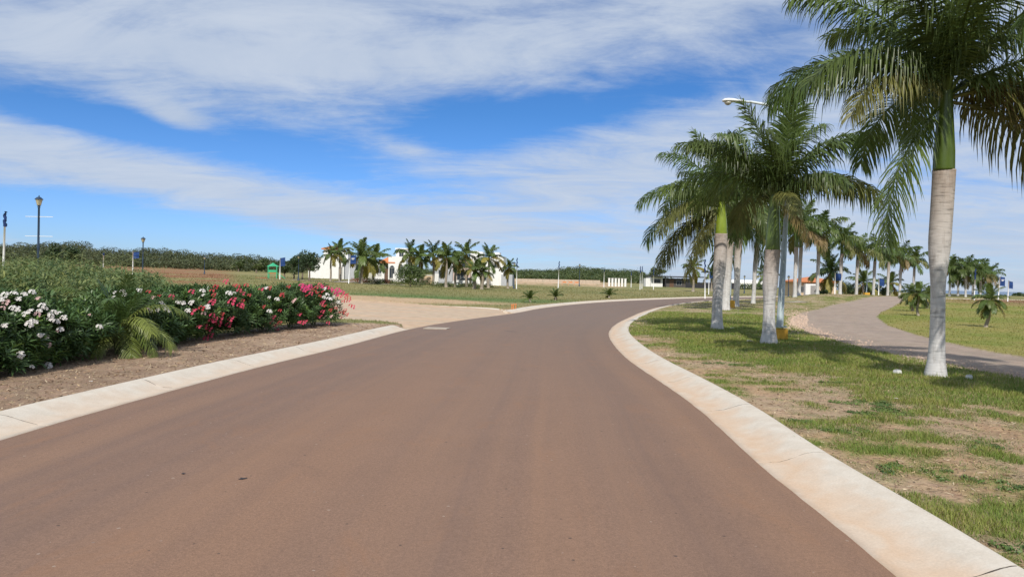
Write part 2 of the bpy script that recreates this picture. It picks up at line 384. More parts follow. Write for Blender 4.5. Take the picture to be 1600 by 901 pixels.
def build_ground():
    ang = np.concatenate([np.linspace(-180, -50, 50)[:-1], np.linspace(-50, -38, 24)[:-1], np.linspace(-38, 38, 560), np.linspace(38, 50, 24)[1:], np.linspace(50, 180, 50)[1:-1]])
    rr = [0.6]
    while rr[-1] < 70: rr.append(rr[-1] * 1.0155)
    while rr[-1] < 420: rr.append(rr[-1] * 1.022)
    while rr[-1] < 3500: rr.append(rr[-1] * 1.12)
    rr = np.array(rr); A, RR = np.meshgrid(np.radians(ang), rr, indexing='ij')
    x = np.sin(A) * RR; y = np.cos(A) * RR; na, nr = A.shape
    xf = x.ravel(); yf = y.ravel(); z = terr(xf, yf); col = gcolor(xf, yf)
    i = np.arange(na)[:, None]; j = np.arange(nr - 1)[None, :]; i2 = (i + 1) % na
    f = np.stack([i * nr + j, i2 * nr + j, i2 * nr + j + 1, i * nr + j + 1], -1).reshape(-1, 4)[:, ::-1]
    V = np.stack([xf, yf, z], 1); cx = V[f].mean(1)
    dl, dr, drive, track, right, left, mulch, lawn = zones(cx[:, 0], cx[:, 1])
    onroad = (dl < 0.12) & (dr < 0.12) & ~drive & (np.hypot(cx[:, 0], cx[:, 1]) < 150)
    cls = np.zeros(len(f), int); cls[lawn] = 1; cls[track] = 2; cls[mulch] = 3; cls[drive] = 4; cls[onroad] = 5
    info = {0: ('field', 'grass'), 1: ('lawn_verge', 'grass'), 2: ('gravel_track', 'gravel'), 3: ('planting_bed', 'mulch'), 4: ('concrete_driveway', 'dusty_concrete')}
    GM = {'grass': ground_mat('grass_ground', (.62, 1.38), .9, 16), 'gravel': ground_mat('gravel_ground', (.7, 1.3), .8, 30, .35), 'mulch': ground_mat('mulch_ground', (.55, 1.45), 1.0, 40, .12), 'dusty_concrete': ground_mat('dusty_concrete', (.9, 1.1), .12, 30)}
    for k, (nm, mt) in info.items():
        ff = f[cls == k]
        u, inv = np.unique(ff, return_inverse=True); vv = V[u]; fi = inv.reshape(-1, 4).astype(np.int32)
        me = mesh(nm, vv, fi, GM[mt], None, True)
        ca = me.color_attributes.new('gcol', 'FLOAT_COLOR', 'POINT'); cc = np.ones((len(vv), 4), np.float32); cc[:, :3] = col[u]; ca.data.foreach_set('color', cc.ravel())
        obj(nm, me, kind='structure')
build_ground()
m_ = mat('sea_water', (.035, .085, .15), .25, .1, .01)
a = np.linspace(0, 2 * np.pi, 65)[:-1]
obj('sea', mesh('sea', np.stack([np.cos(a) * 25000, np.sin(a) * 25000, a * 0 - 7], 1), [tuple(range(64))], m_), kind='structure')

# ------------------------------------------------------------------ road
def asphalt():
    m = bpy.data.materials.new('red_asphalt'); m.use_nodes = True; t = m.node_tree; t.nodes.clear(); q = NG(t)
    tcn = q.n('ShaderNodeTexCoord').outputs['Object']
    at_ = q.n('ShaderNodeAttribute', attribute_name='lane').outputs['Vector']
    st_ = q.n('ShaderNodeSeparateXYZ'); q.lk(at_, st_.inputs[0])
    agg = q.ramp(q.noise(tcn, 130, 3, 0.7), [(0.25, .62), (0.5, 1.0), (0.78, 1.42)])
    mid = q.ramp(q.noise(tcn, 1.1, 6, 0.6), [(0.3, .965), (0.7, 1.03)])
    lane = q.vmul(at_, (1.1, .8, 0))
    streak = q.noise(lane, 1.0, 7, 0.65, 0.3)
    c = q.mix(q.ramp(streak, [(0.33, 0.0), (0.68, 1.0)]), (.185, .118, .088), (.262, .156, .100))
    wide = q.noise(q.vmul(at_, (.45, .3, 0)), 1.0, 3, 0.5)
    c = q.mix(q.m('MULTIPLY', q.ramp(wide, [(0.42, 0.0), (0.72, 1.0)]), .6), c, (.295, .165, .095))
    # greyer, cleaner stone further up the road
    c = q.mix(q.m('MULTIPLY', q.ramp(st_.outputs[2], [(0.12, 0.0), (0.55, 1.0)]), .72), c, (.185, .140, .112))
    c = q.mix(1.0, c, agg, 'MULTIPLY'); c = q.mix(1.0, c, mid, 'MULTIPLY')
    c = q.mix(1.0, c, q.ramp(q.noise(tcn, 38, 4, 0.75), [(0.30, .84), (0.5, 1.0), (0.72, 1.16)]), 'MULTIPLY')
    c = q.mix(q.m('MULTIPLY', q.ramp(q.noise(q.vmul(tcn, (1, .45, 1)), 1.7, 5, 0.7, .6), [(0.56, 0.0), (0.70, 1.0)]), .28), c, (.30, .150, .075))
    c = q.mix(q.m('MULTIPLY', q.ramp(q.noise(q.vmul(tcn, (1, .6, 1)), .9, 6, 0.7, .3), [(0.60, 0.0), (0.72, 1.0)]), .22), c, (.10, .07, .055))
    vo = q.n('ShaderNodeTexVoronoi', voronoi_dimensions='2D'); q.lk(tcn, vo.inputs['Vector']); vo.inputs['Scale'].default_value = 4.5
    sp_ = q.n('ShaderNodeSeparateColor'); q.lk(vo.outputs['Color'], sp_.inputs[0])
    spot = q.m('MULTIPLY', q.m('LESS_THAN', vo.outputs['Distance'], q.m('MULTIPLY', q.m('POWER', sp_.outputs[0], 2.0), .060)), q.m('GREATER_THAN', sp_.outputs[1], .45))
    c = q.mix(q.m('MULTIPLY', spot, .8), c, q.ramp(sp_.outputs[2], [(.45, (.07, .05, .042)), (.6, (.36, .28, .22))]))
    b = q.n('ShaderNodeBsdfPrincipled'); q.lk(c, b.inputs['Base Color']); b.inputs['Roughness'].default_value = 0.82; b.inputs['Specular IOR Level'].default_value = 0.3
    bn = q.n('ShaderNodeBump'); bn.inputs['Strength'].default_value = .35; bn.inputs['Distance'].default_value = 0.006
    q.lk(q.noise(tcn, 170, 3, 0.6), bn.inputs['Height']); q.lk(bn.outputs[0], b.inputs['Normal'])
    o = q.n('ShaderNodeOutputMaterial'); q.lk(b.outputs[0], o.inputs[0]); return m
def build_road():
    n = 420
    def eq(P):
        seg = np.linalg.norm(np.diff(P, axis=0), axis=1); s = np.concatenate([[0], np.cumsum(seg)]) / seg.sum(); t = np.linspace(0, 1, n)
        return np.stack([np.interp(t, s, P[:, 0]), np.interp(t, s, P[:, 1])], 1)
    a = eq(EL); b = eq(ER); k = 13; u = np.linspace(0, 1, k)
    wig = 0.02 * (fbm(np.arange(n) * .35, np.zeros(n), 1.0) - .5)
    P = a[:, None] * (1 - u)[None, :, None] + b[:, None] * u[None, :, None]
    P[:, 0] += 0; z = 0.0 + 0.05 * (1 - (2 * u - 1) ** 2)[None] * np.ones((n, 1))
    V = np.concatenate([P, z[..., None]], -1).reshape(-1, 3)
    i = np.arange(n - 1)[:, None]; j = np.arange(k - 1)[None]
    f = np.stack([i * k + j, i * k + j + 1, (i + 1) * k + j + 1, (i + 1) * k + j], -1).reshape(-1, 4)
    me = mesh('road', V, f, asphalt(), None, True)
    c0 = P[:, 6]; s = np.concatenate([[0], np.cumsum(np.linalg.norm(np.diff(c0, axis=0), axis=1))])
    lane = np.zeros((n, k, 3), np.float32); lane[..., 0] = np.linspace(0, 8, k)[None]; lane[..., 1] = s[:, None] * .014; lane[..., 2] = np.clip(np.hypot(c0[:, 0], c0[:, 1]) / 60, 0, 1)[:, None]
    at_ = me.attributes.new('lane', 'FLOAT_VECTOR', 'POINT'); at_.data.foreach_set('vector', lane.ravel())
    obj('road', me, kind='structure')
build_road()

# kerbs: rolled concrete cast in three-metre sections
def kerb_mat(name, dust):
    m = bpy.data.materials.new(name); m.use_nodes = True; t = m.node_tree; t.nodes.clear(); q = NG(t)
    tcn = q.n('ShaderNodeTexCoord').outputs['Object']
    w = q.n('ShaderNodeAttribute', attribute_name='across').outputs['Fac']
    n = q.noise(tcn, 1.6, 6, .6); nf = q.noise(tcn, 60, 5, .65)
    base = q.ramp(q.noise(tcn, 5, 6, .6), [(.3, (.57, .50, .41)), (.7, (.66, .60, .51))])
    kk = q.ramp(q.m('ADD', w, q.m('MULTIPLY', q.m('SUBTRACT', n, .5), .9)), [(.08, dust * .6), (.20, dust), (.36, dust * .6), (.56, 0.0)])
    c = q.mix(kk, base, (.60, .40, .25))
    c = q.mix(q.m('MULTIPLY', q.ramp(q.noise(tcn, 9, 7, .7), [(.62, 0.0), (.75, 1.0)]), .22), c, (.25, .21, .17))
    c = q.mix(1.0, c, q.ramp(nf, [(.3, .90), (.7, 1.08)]), 'MULTIPLY')
    b = q.n('ShaderNodeBsdfPrincipled'); q.lk(c, b.inputs['Base Color']); b.inputs['Roughness'].default_value = .85; b.inputs['Specular IOR Level'].default_value = .2
    bn = q.n('ShaderNodeBump'); bn.inputs['Strength'].default_value = .25; bn.inputs['Distance'].default_value = .006; q.lk(nf, bn.inputs['Height']); q.lk(bn.outputs[0], b.inputs['Normal'])
    o = q.n('ShaderNodeOutputMaterial'); q.lk(b.outputs[0], o.inputs[0]); return m
KR = kerb_mat('concrete_dusty', .68); KL = kerb_mat('concrete_pale', .38)
PROF = [(0.0, -.10), (0.0, .006), (.12, .010), (.22, .018), (.32, .038), (.42, .075), (.50, .105), (.57, .122), (.64, .128), (.69, .126), (.705, .115), (.71, -.12)]
JOINT = mat('dirt_joint', (.07, .055, .045), .95, .3, 20)
def kerb(root, P, side, s0, s1, mt, first=0.0, wscale=1.0, seglen=3.0, rs=None):
    """sections along polyline P between arc lengths; side +1: body lies to the right of P"""
    seg = np.linalg.norm(np.diff(P, axis=0), axis=1); s = np.concatenate([[0], np.cumsum(seg)])
    def pt(t): return np.array([np.interp(t, s, P[:, 0]), np.interp(t, s, P[:, 1])])
    t = s0; kk = 0
    rr = random.Random(int(s0 * 10) + side)
    while t < s1 - .05:
        L = (first if (kk == 0 and first) else seglen); e = min(t + L, s1)
        mid = pt((t + e) / 2); D = math.hypot(*mid)
        ns = max(3, int((e - t) / max(.12, D * .02))); V = []; ac = []; Fc = []; K = len(PROF)
        gap = .006 + D * .0004
        for i in range(ns + 1):
            fr = i / ns; u = t + (e - t) * fr
            q = pt(u); d = pt(min(u + .05, s[-1])) - pt(max(u - .05, 0)); d /= np.linalg.norm(d); nrm = np.array([d[1], -d[0]]) * side
            for k, (w, z) in enumerate(PROF):
                w *= wscale
                jag = 0.0
                if i == 0: jag = gap + .05 * math.sin(w * 7 + t) * (w > .15)
                if i == ns: jag = -gap + .05 * math.sin(w * 7 + e) * (w > .15)
                if k <= 1: w -= .012 * (vn(u * 3., 1.0, 1.0) - .5) * 2
                p = q + nrm * w + d * jag
                V.append((p[0], p[1], z * min(1, wscale * 1.1))); ac.append(k / (K - 1) if k else 0)
        for i in range(ns):
            for k in range(K - 1):
                a_, b_, c_, d_ = i * K + k, i * K + k + 1, (i + 1) * K + k + 1, (i + 1) * K + k
                Fc.append((a_, d_, c_, b_) if side > 0 else (a_, b_, c_, d_))
        nv = len(V); V += V[:K] + V[ns * K:ns * K + K]; ac += ac[:K] + ac[ns * K:ns * K + K]
        Fc.append(tuple(nv + k for k in range(K))); Fc.append(tuple(nv + K + k for k in reversed(range(K))))
        me = mesh('kerb_section', V, Fc, mt, None, True); me.polygons[len(Fc) - 1].use_smooth = False; me.polygons[len(Fc) - 2].use_smooth = False
        at_ = me.attributes.new('across', 'FLOAT', 'POINT'); at_.data.foreach_set('value', np.array(ac, np.float32))
        obj('kerb_section', me, root)
        if D < 32 and e < s1 - .1:
            q = pt(e); d = pt(min(e + .05, s[-1])) - pt(max(e - .05, 0)); d /= np.linalg.norm(d); nrm = np.array([d[1], -d[0]]) * side; JV = []; n_ = 30
            for k in range(n_):
                w = .12 + (.70 - .12) * k / (n_ - 1); z = float(np.interp(w, [p_[0] for p_ in PROF[1:]], [p_[1] for p_ in PROF[1:]])) * min(1, wscale * 1.1) - .002; w *= wscale
                p = q + nrm * w + d * .05 * math.sin(w * 7 + e) * float(w > .15); hw_ = gap * (1.15 + .35 * math.sin(k * 1.7 + e) ) * (1 if 0 < k < n_ - 1 else .2)
                JV += [tuple(p - d * hw_) + (z,), tuple(p + d * hw_) + (z,)]
            obj('joint', mesh('joint', JV, [(2 * k, 2 * k + 1, 2 * k + 3, 2 * k + 2) for k in range(n_ - 1)], JOINT), root)
        t = e; kk += 1
        if D > 60: seglen = 6.0
def arclen_at(P, pt_):
    seg = np.linalg.norm(np.diff(P, axis=0), axis=1); s = np.concatenate([[0], np.cumsum(seg)])
    d = np.linalg.norm(P - pt_, axis=1); i = int(np.argmin(d))
    # refine
    best = s[i]; bd = 1e9
    for t in np.linspace(max(0, s[i] - 4), min(s[-1], s[i] + 4), 400):
        q = np.array([np.interp(t, s, P[:, 0]), np.interp(t, s, P[:, 1])]); dd = np.linalg.norm(q - pt_)
        if dd < bd: bd = dd; best = t
    return best, s[-1]
kr = thing('kerb', 'long rolled concrete kerb curving along the grass verge on the right of the road', 'kerb', (0, 0, 0))
sj, tot = arclen_at(ER, flat(1180, 722)); s0 = sj - 9.0
kerb(kr, ER, +1, s0, arclen_at(ER, np.array([116, 147.]))[0], KR)
kl = thing('kerb', 'pale concrete kerb in front of the oleander bed on the left', 'kerb', (0, 0, 0))
sj, tot = arclen_at(EL, flat(75, 665)); e_end = arclen_at(EL, flat(632, 514))[0]
kerb(kl, EL, -1, sj - 9, e_end, KL)
kl2 = thing('kerb', 'far kerb on the left side beginning after the driveway by the orange stakes', 'kerb', (0, 0, 0))
sb = arclen_at(EL, flat(808, 489))[0]
kerb(kl2, EL, -1, sb, arclen_at(EL, np.array([115, 157.]))[0], KL)
dk = thing('kerb', 'low kerb along the far side of the dusty driveway', 'kerb', (0, 0, 0))
Pd = smooth([flat(*p) for p in [(560, 474.5), (700, 480), (765, 483.0), (785, 486.0)]], 2)
kerb(dk, Pd, -1, 0, np.linalg.norm(np.diff(Pd, axis=0), axis=1).sum(), KL, wscale=.55)
dk2 = thing('kerb', 'short low kerb between the driveway and the pink oleander at the end of the bed', 'kerb', (0, 0, 0))
Pd = smooth([flat(*p) for p in [(540, 503), (585, 506), (612, 508), (624, 510), (632, 513.5)]], 2)
kerb(dk2, Pd, +1, 0, np.linalg.norm(np.diff(Pd, axis=0), axis=1).sum(), KL, wscale=.5)
# drain slab and scar patches lying in the road
def slab(name, cpx, cpy, w, l, rz, m_, label, cat, lift=.004):
    p = flat(cpx, cpy, .03); zr = 0.05
    b = MB(); b.box((0, 0, 0), (w, l, .03)); o = b.build(name, m_, loc=(p[0], p[1], .052), rot=(0, 0, rz), label=label, cat=cat); return o
q_ = flat(683, 513)
o = slab('drain_cover', 683, 513, .85, .7, R(-8), mat('old_concrete', (.42, .36, .29), .85, .2, 5, .3), 'flat pale concrete drain cover in the road beside the driveway mouth', 'drain cover')
o.location.z = .038

# ------------------------------------------------------------------ palms
GREEN = mat('palm_green', (.105, .155, .038), .40, .25, 3.0, transl=.35, objvar=.22, spec=.45)
OLIVE = mat('palm_olive', (.165, .170, .050), .45, .25, 3.0, transl=.25, objvar=.22)
BROWNF = mat('palm_dry', (.235, .175, .075), .55, .25, 3.0, transl=.2, objvar=.2)
COCO = mat('coconut_green', (.105, .150, .035), .4, .25, 2.0, transl=.25, objvar=.25)
COCOY = mat('coconut_yellow', (.28, .24, .05), .45, .25, 2.0, transl=.25, objvar=.2)
def frond_mesh(name, L, a0, droop, n, ll, lw, plume, grav, m, seed, twist=0.0, tstart=.10, exp=1.25, tipw=.5):
    r = np.random.RandomState(seed)
    N = 15; t = np.linspace(0, 1, N); th = np.radians(a0 - droop * t ** exp); ds = L / (N - 1)
    px = np.concatenate([[0], np.cumsum(np.cos((th[:-1] + th[1:]) / 2) * ds)]); pz = np.concatenate([[0], np.cumsum(np.sin((th[:-1] + th[1:]) / 2) * ds)])
    py = .05 * L * np.sin(t * 2.2) * (r.rand() - .5) * 2
    V = []; Fq = []
    for i in range(N):
        rad = L * .0085 * (1 - t[i]) ** .8 + .004
        T = np.array([math.cos(th[i]), 0, math.sin(th[i])]); B = np.array([0, 1., 0]); Nn = np.array([-math.sin(th[i]), 0, math.cos(th[i])])
        for k in range(4):
            a_ = math.pi / 2 * k; V.append(np.array([px[i], py[i], pz[i]]) + (B * math.cos(a_) * (1.5 if t[i] < .15 else 1) + Nn * math.sin(a_)) * rad)
    for i in range(N - 1):
        for k in range(4): Fq.append((i * 4 + k, i * 4 + (k + 1) % 4, (i + 1) * 4 + (k + 1) % 4, (i + 1) * 4 + k))
    for i in range(n):
        tt = tstart + (1 - tstart) * (i + r.rand() * .6) / n
        for sd in (-1, 1):
            th_ = np.interp(tt, t, th); p = np.array([np.interp(tt, t, px), np.interp(tt, t, py), np.interp(tt, t, pz)])
            T = np.array([math.cos(th_), 0, math.sin(th_)]); Bv = np.array([0, sd * 1., 0]); Nn = np.array([-math.sin(th_), 0, math.cos(th_)])
            x = (tt - tstart) / (1 - tstart)
            l = ll * (math.sin(math.pi * (.16 + .76 * x)) ** .7) * (.85 + .3 * r.rand())
            pl = math.radians(plume) * (r.rand() * 2 - 1) + twist
            fwd = .35 + .75 * x + .15 * r.rand()
            d = Bv * math.cos(pl) + Nn * math.sin(pl) + T * fwd; d /= np.linalg.norm(d)
            wv = T - d * (T @ d); wv /= np.linalg.norm(wv) + 1e-9; w = lw * (.8 + .4 * r.rand())
            gr = grav * (.75 + .5 * r.rand())
            q1 = p + d * l * .38 + np.array([0, 0, -gr * l * .09]); q15 = p + d * l * (.72 - .06 * gr) + np.array([0, 0, -gr * l * .34]); q2 = p + d * l * (1 - .24 * gr) + np.array([0, 0, -gr * l * .72])
            k0 = len(V); V += [p - wv * w * .3, p + wv * w * .3, q1 + wv * w * .5, q1 - wv * w * .5, q15 + wv * w * .38, q15 - wv * w * .38, q2]
            Fq += [(k0, k0 + 1, k0 + 2, k0 + 3), (k0 + 3, k0 + 2, k0 + 4, k0 + 5), (k0 + 5, k0 + 4, k0 + 6)]
    return mesh(name, V, Fq, m)
def frond_set(L, n, ll, lw, plume, grav, mats_, seed, coconut=False):
    """classes of frond from upright to hanging, two of each"""
    D = {}
    spec = {'up': (82, 34), 'high': (66, 78), 'mid': (44, 92), 'low': (22, 92), 'hang': (-8, 74), 'drop': (-38, 48)}
    if coconut: spec = {'up': (84, 30), 'high': (68, 62), 'mid': (46, 84), 'low': (18, 88), 'hang': (-18, 62), 'drop': (-45, 40)}
    for i, (k, (a0, dr_)) in enumerate(spec.items()):
        for v in range(2):
            for mi, m in enumerate(mats_):
                if mi and k in ('up', 'high'): continue
                D[k, v, mi] = frond_mesh('frond', L * (1 if k != 'up' else .82), a0 + (v * 8 - 4), dr_, n, ll, lw, plume, grav * (1.0 if k != 'up' else .35), m, seed + i * 7 + v)
    return D
def crown(root, z, fs, seed, n=15, lean=(0, 0), sc=1.0, plan=None, dry=.2, cls=None):
    r = random.Random(seed)
    cls = cls or ['up', 'up', 'high', 'high', 'high', 'mid', 'mid', 'mid', 'mid', 'low', 'low', 'low', 'low', 'hang', 'hang', 'drop']
    items = plan or []
    if not plan:
        a0 = r.random() * 360
        for i in range(n):
            k = cls[int(i * len(cls) / n)]
            mi = 0
            if k in ('hang', 'drop') and r.random() < dry * 2.5: mi = 1 + (r.random() < .35)
            elif k == 'low' and r.random() < dry: mi = 1
            items.append((a0 + i * 137.5 + r.uniform(-12, 12), k, mi, r.uniform(.88, 1.08)))
    nm = max(k[2] for k in fs)
    for it in items:
        a_, k, mi, s_ = it[:4]; tl_ = it[4] if len(it) > 4 else 0
        if k in ('up', 'high'): mi = 0
        o = obj('frond', fs[k, r.randint(0, 1), min(mi, nm)], root, (lean[0] + math.cos(R(a_)) * .05 * sc, lean[1] + math.sin(R(a_)) * .05 * sc, z - {'up': 0, 'high': .02, 'mid': .06, 'low': .1, 'hang': .16, 'drop': .2}[k] * sc), (r.uniform(-.12, .12), r.uniform(-.05, .05) + tl_, R(a_)), scale=s_ * sc)
def trunk_mat():
    m = bpy.data.materials.new('royal_trunk'); m.use_nodes = True; t = m.node_tree; t.nodes.clear(); q = NG(t)
    tcn = q.n('ShaderNodeTexCoord').outputs['Object']; s_ = q.n('ShaderNodeSeparateXYZ'); q.lk(tcn, s_.inputs[0])
    ft = q.n('ShaderNodeAttribute', attribute_name='along').outputs['Fac']
    nz = q.noise(q.vmul(tcn, (2.2, 2.2, 1.0)), 1.6, 7, .65)
    ring = q.noise(q.vmul(tcn, (.15, .15, 1)), 26, 3, .55)
    c = q.mix(q.ramp(ft, [(.0, 0.0), (.50, .12), (.74, .62), (1.0, 1.0)]), (.56, .55, .535), (.33, .265, .22))
    stain = q.noise(q.vmul(tcn, (7, 7, 1.1)), 1.5, 7, .7, .4)
    c = q.mix(q.m('MULTIPLY', q.ramp(stain, [(.50, 0.0), (.64, 1.0)]), .45), c, (.20, .165, .14))
    c = q.mix(q.m('MULTIPLY', q.ramp(nz, [(.5, 0.0), (.7, 1.0)]), .4), c, (.52, .49, .46))
    c = q.mix(1.0, c, q.ramp(ring, [(.30, .60), (.44, 1.0), (.70, 1.12)]), 'MULTIPLY')
    b = q.n('ShaderNodeBsdfPrincipled'); q.lk(c, b.inputs['Base Color']); b.inputs['Roughness'].default_value = .85; b.inputs['Specular IOR Level'].default_value = .2
    bn = q.n('ShaderNodeBump'); bn.inputs['Strength'].default_value = .5; bn.inputs['Distance'].default_value = .02; q.lk(ring, bn.inputs['Height']); q.lk(bn.outputs[0], b.inputs['Normal'])
    o = q.n('ShaderNodeOutputMaterial'); q.lk(b.outputs[0], o.inputs[0]); return m
TRUNK = trunk_mat()
SHAFT = mat('crown_shaft', (.085, .125, .022), .32, .25, 2.5, objvar=.12, spec=.5)
SHAFTY = mat('crown_shaft_bright', (.22, .29, .03), .32, .2, 2.5, spec=.5)
def royal_trunk(h, r0, r1, r2, seed, leanx=0.0):
    """flared foot, narrow waist, swelling towards the crown shaft; real leaf-scar rings"""
    rr = random.Random(seed); n = 22; V = []; Fc = []; al = []
    zs = [0, .06, .15, .3, .5, .8]; z = .8
    while z < h - .1: z += .115; zs.append(min(z, h - .05)); zs.append(min(z + .02, h - .03))
    zs += [h]
    for z in zs:
        t = z / h
        rad = r1 + (r0 - r1) * math.exp(-z / .32) + (r2 - r1) * float(st(.40, .68, t))
        rad *= 1 + .008 * math.sin(z * 54)
        cx = leanx * (t ** 1.6) + .02 * math.sin(z * 1.7 + seed); cy = .02 * math.cos(z * 1.3 + seed)
        for k in range(n):
            a_ = 2 * math.pi * k / n; rd = rad * (1 + .025 * math.sin(3 * a_ + seed) * math.exp(-z / .8) + .012 * math.sin(2 * a_ + z * 2))
            V.append((cx + rd * math.cos(a_), cy + rd * math.sin(a_), z - (.1 if z == 0 else 0))); al.append(t)
    N = len(zs)
    for i in range(N - 1):
        for k in range(n): Fc.append((i * n + k, i * n + (k + 1) % n, (i + 1) * n + (k + 1) % n, (i + 1) * n + k))
    Fc.append(tuple((N - 1) * n + k for k in range(n)))
    me = mesh('trunk', V, Fc, TRUNK, None, True); at_ = me.attributes.new('along', 'FLOAT', 'POINT'); at_.data.foreach_set('value', np.array(al, np.float32))
    return me
FS_NEAR = frond_set(3.7, 150, .84, .033, 46, .95, [GREEN, OLIVE, BROWNF], 11)
FS_MID = frond_set(3.6, 104, .82, .040, 46, .95, [GREEN, OLIVE, BROWNF], 31)
FS_FAR = frond_set(3.4, 46, .90, .095, 44, .95, [GREEN, OLIVE, BROWNF], 51)
def royal_palm(label, px, py, crown_py, shaft_py, base_w, waist_w, top_w, fs, seed, group='royal palms along the verge', D=None, sc=1.0, leanpx=0, plan=None, n=16, bright=False, dry=.2, pos=None, hts=None):
    P = pos if pos is not None else (hit(px, py) if D is None else at(px, D))
    D = P.y; k = D / F
    if hts: zc, zs = hts
    else: zc = height(px, crown_py, D) - P.z; zs = height(px, shaft_py, D) - P.z
    t = thing('royal_palm', label, 'palm tree', P, 0, group)
    lean = leanpx * k
    obj('trunk', royal_trunk(zs, base_w * k / 2, waist_w * k / 2, top_w * k / 2, seed, lean), t)
    b = MB(); hh = zc - zs; rt = top_w * k / 2 * .93
    b.lathe([(rt * 1.0, -.02), (rt * 1.03, .02), (rt * 1.0, hh * .25), (rt * .88, hh * .5), (rt * .76, hh * .75), (rt * .66, hh), (rt * .5, hh + .25), (rt * .12, hh + .8)], (lean, 0, zs), 18)
    b.build('crown_shaft', SHAFTY if bright else SHAFT, t, True)
    # folded leaf bases that fan out of the shaft
    crown(t, zc + .05, fs, seed, n, (lean, 0), sc, plan, dry)
    return t
def spear(t, L, z, lean): pass
# nearest palm: every frond placed as seen (azimuth, class, dryness, size); 180 = to the left, 270 = towards the camera
P1 = [(172, 'mid', 0, 1.02), (196, 'mid', 0, .98), (206, 'low', 1, .8), (212, 'high', 0, 1.0), (160, 'mid', 0, 1.0), (4, 'low', 2, 1.1), (352, 'low', 1, 1.1), (14, 'hang', 1, 1.15), (181, 'drop', 0, .86, .06), (28, 'mid', 0, 1.05), (335, 'mid', 0, 1.0), (250, 'high', 0, 1.0), (290, 'high', 0, 1.0),
      (120, 'high', 0, 1.05), (70, 'mid', 0, 1.0), (95, 'low', 0, 1.0), (180, 'high', 0, 1.05), (0, 'high', 0, 1.05), (300, 'up', 0, 1.0), (140, 'up', 0, 1.05), (20, 'up', 0, 1.0), (228, 'high', 0, .95), (318, 'high', 0, 1), (50, 'high', 0, 1)]
royal_palm('nearest and largest royal palm, its crown running out of the top of the frame', 1461, 588, 150, 265, 35, 20.5, 32.5, FS_NEAR, 1, leanpx=5, plan=P1, sc=1.0)
P2 = [(178, 'high', 0, 1.0), (200, 'high', 0, .98), (160, 'mid', 0, .9), (5, 'mid', 0, 1.05), (350, 'high', 0, 1.05), (22, 'mid', 1, 1.0), (268, 'low', 1, .55), (242, 'high', 0, .85), (300, 'mid', 0, .75), (330, 'high', 0, 1), (90, 'high', 0, 1), (60, 'mid', 0, 1), (120, 'mid', 0, 1),
      (30, 'up', 0, 1.1), (150, 'up', 0, 1.1), (260, 'up', 0, 1.05), (95, 'low', 1, .85), (340, 'hang', 2, .48, .3), (283, 'high', 0, .9), (140, 'high', 0, 1.0), (352, 'mid', 1, .95, .12), (215, 'high', 0, .9)]
royal_palm('royal palm beside the tall street light with a dark green crown shaft', 1200, 536, 312, 390, 29, 17, 23.5, FS_MID, 2, leanpx=4, plan=P2, sc=1.0)
P3 = [(176, 'mid', 0, 1.0), (188, 'high', 0, .95), (200, 'low', 1, .95), (168, 'hang', 1, 1.0), (205, 'mid', 0, .95), (152, 'low', 0, 1.0), (250, 'high', 0, .9), (310, 'high', 0, .9), (345, 'mid', 0, .9), (0, 'mid', 0, .9), (20, 'high', 0, .9), (90, 'high', 0, 1), (60, 'low', 0, 1), (120, 'mid', 0, 1),
      (150, 'up', 0, 1.1), (30, 'up', 0, 1.1), (270, 'up', 0, .95), (140, 'hang', 1, .9), (182, 'drop', 1, .85), (330, 'mid', 0, .8)]
royal_palm('royal palm leftmost in the row with a bright yellow green crown shaft', 1120, 514, 322, 365, 21, 15, 20, FS_MID, 3, leanpx=3, plan=P3, bright=True)
royal_palm('royal palm half hidden behind the leftmost palm, beside a yellow lamp footing', 1134, 484, 322, 372, 15, 12, 14, FS_MID, 4, leanpx=3, sc=1.35)
royal_palm('royal palm with a dark mottled trunk right of the second yellow lamp footing', 1150, 479, 335, 372, 12, 9, 11, FS_FAR, 5, leanpx=2, sc=1.45)
royal_palm('slender royal palm standing alone just left of the big trunk by the street light', 1177, 474, 345, 380, 8, 6, 7.5, FS_FAR, 6, leanpx=4, sc=1.5)
k_ = 0
FARP = [(1242, 461.5, 362, 392, 84, 'far royal palm, left one of the close pair before the orange roofed building'), (1249, 461, 366, 392, 90, 'far royal palm, right one of the close pair before the orange roofed building'),
        (1277, 460, 372, 393, 93, 'tall far royal palm standing in front of the orange roofed building'), (1313, 461, 384, 402, 100, 'far royal palm next to the coconut palm and blue flag on the mound'),
        (1338, 464, 398, 412, 106, 'far royal palm left of the yellow footed far street light'), (1365, 466, 402, 414, 112, 'far royal palm right of the yellow footed far street light'),
        (1387, 466, 402, 415, 119, 'far royal palm behind the bend of the gravel track, third from the big trunk'), (1406, 466, 407, 418, 128, 'far royal palm behind the bend of the gravel track, second from the big trunk'),
        (1427, 465, 415, 425, 138, 'far royal palm nearest the left side of the big trunk')]
for i, (px, py, cp, spy, D, lab) in enumerate(FARP):
    cp -= 7; spy -= 6
    royal_palm(lab, px, py, cp, spy, 6.5 * 100 / D, 4.6 * 100 / D, 5.2 * 100 / D, FS_FAR, 20 + i * 3, D=D, sc=1.06 + (i < 3) * .18, n=15, leanpx=1, dry=.3)
for i, (px, cp, D) in enumerate([(1484, 424, 175), (1497, 426, 182), (1509, 424, 172), (1520, 427, 186), (1532, 430, 178), (1545, 433, 190)]):
    royal_palm('distant royal palm beyond the crest, ' + ['closest to', 'second from', 'third from', 'fourth from', 'fifth from', 'farthest from'][i] + ' the big trunk', px, 462, cp - 2, cp + 7, 4, 3, 3.6, FS_FAR, 60 + i * 3, D=D, sc=1.35, n=17, group='royal palms beyond the crest')
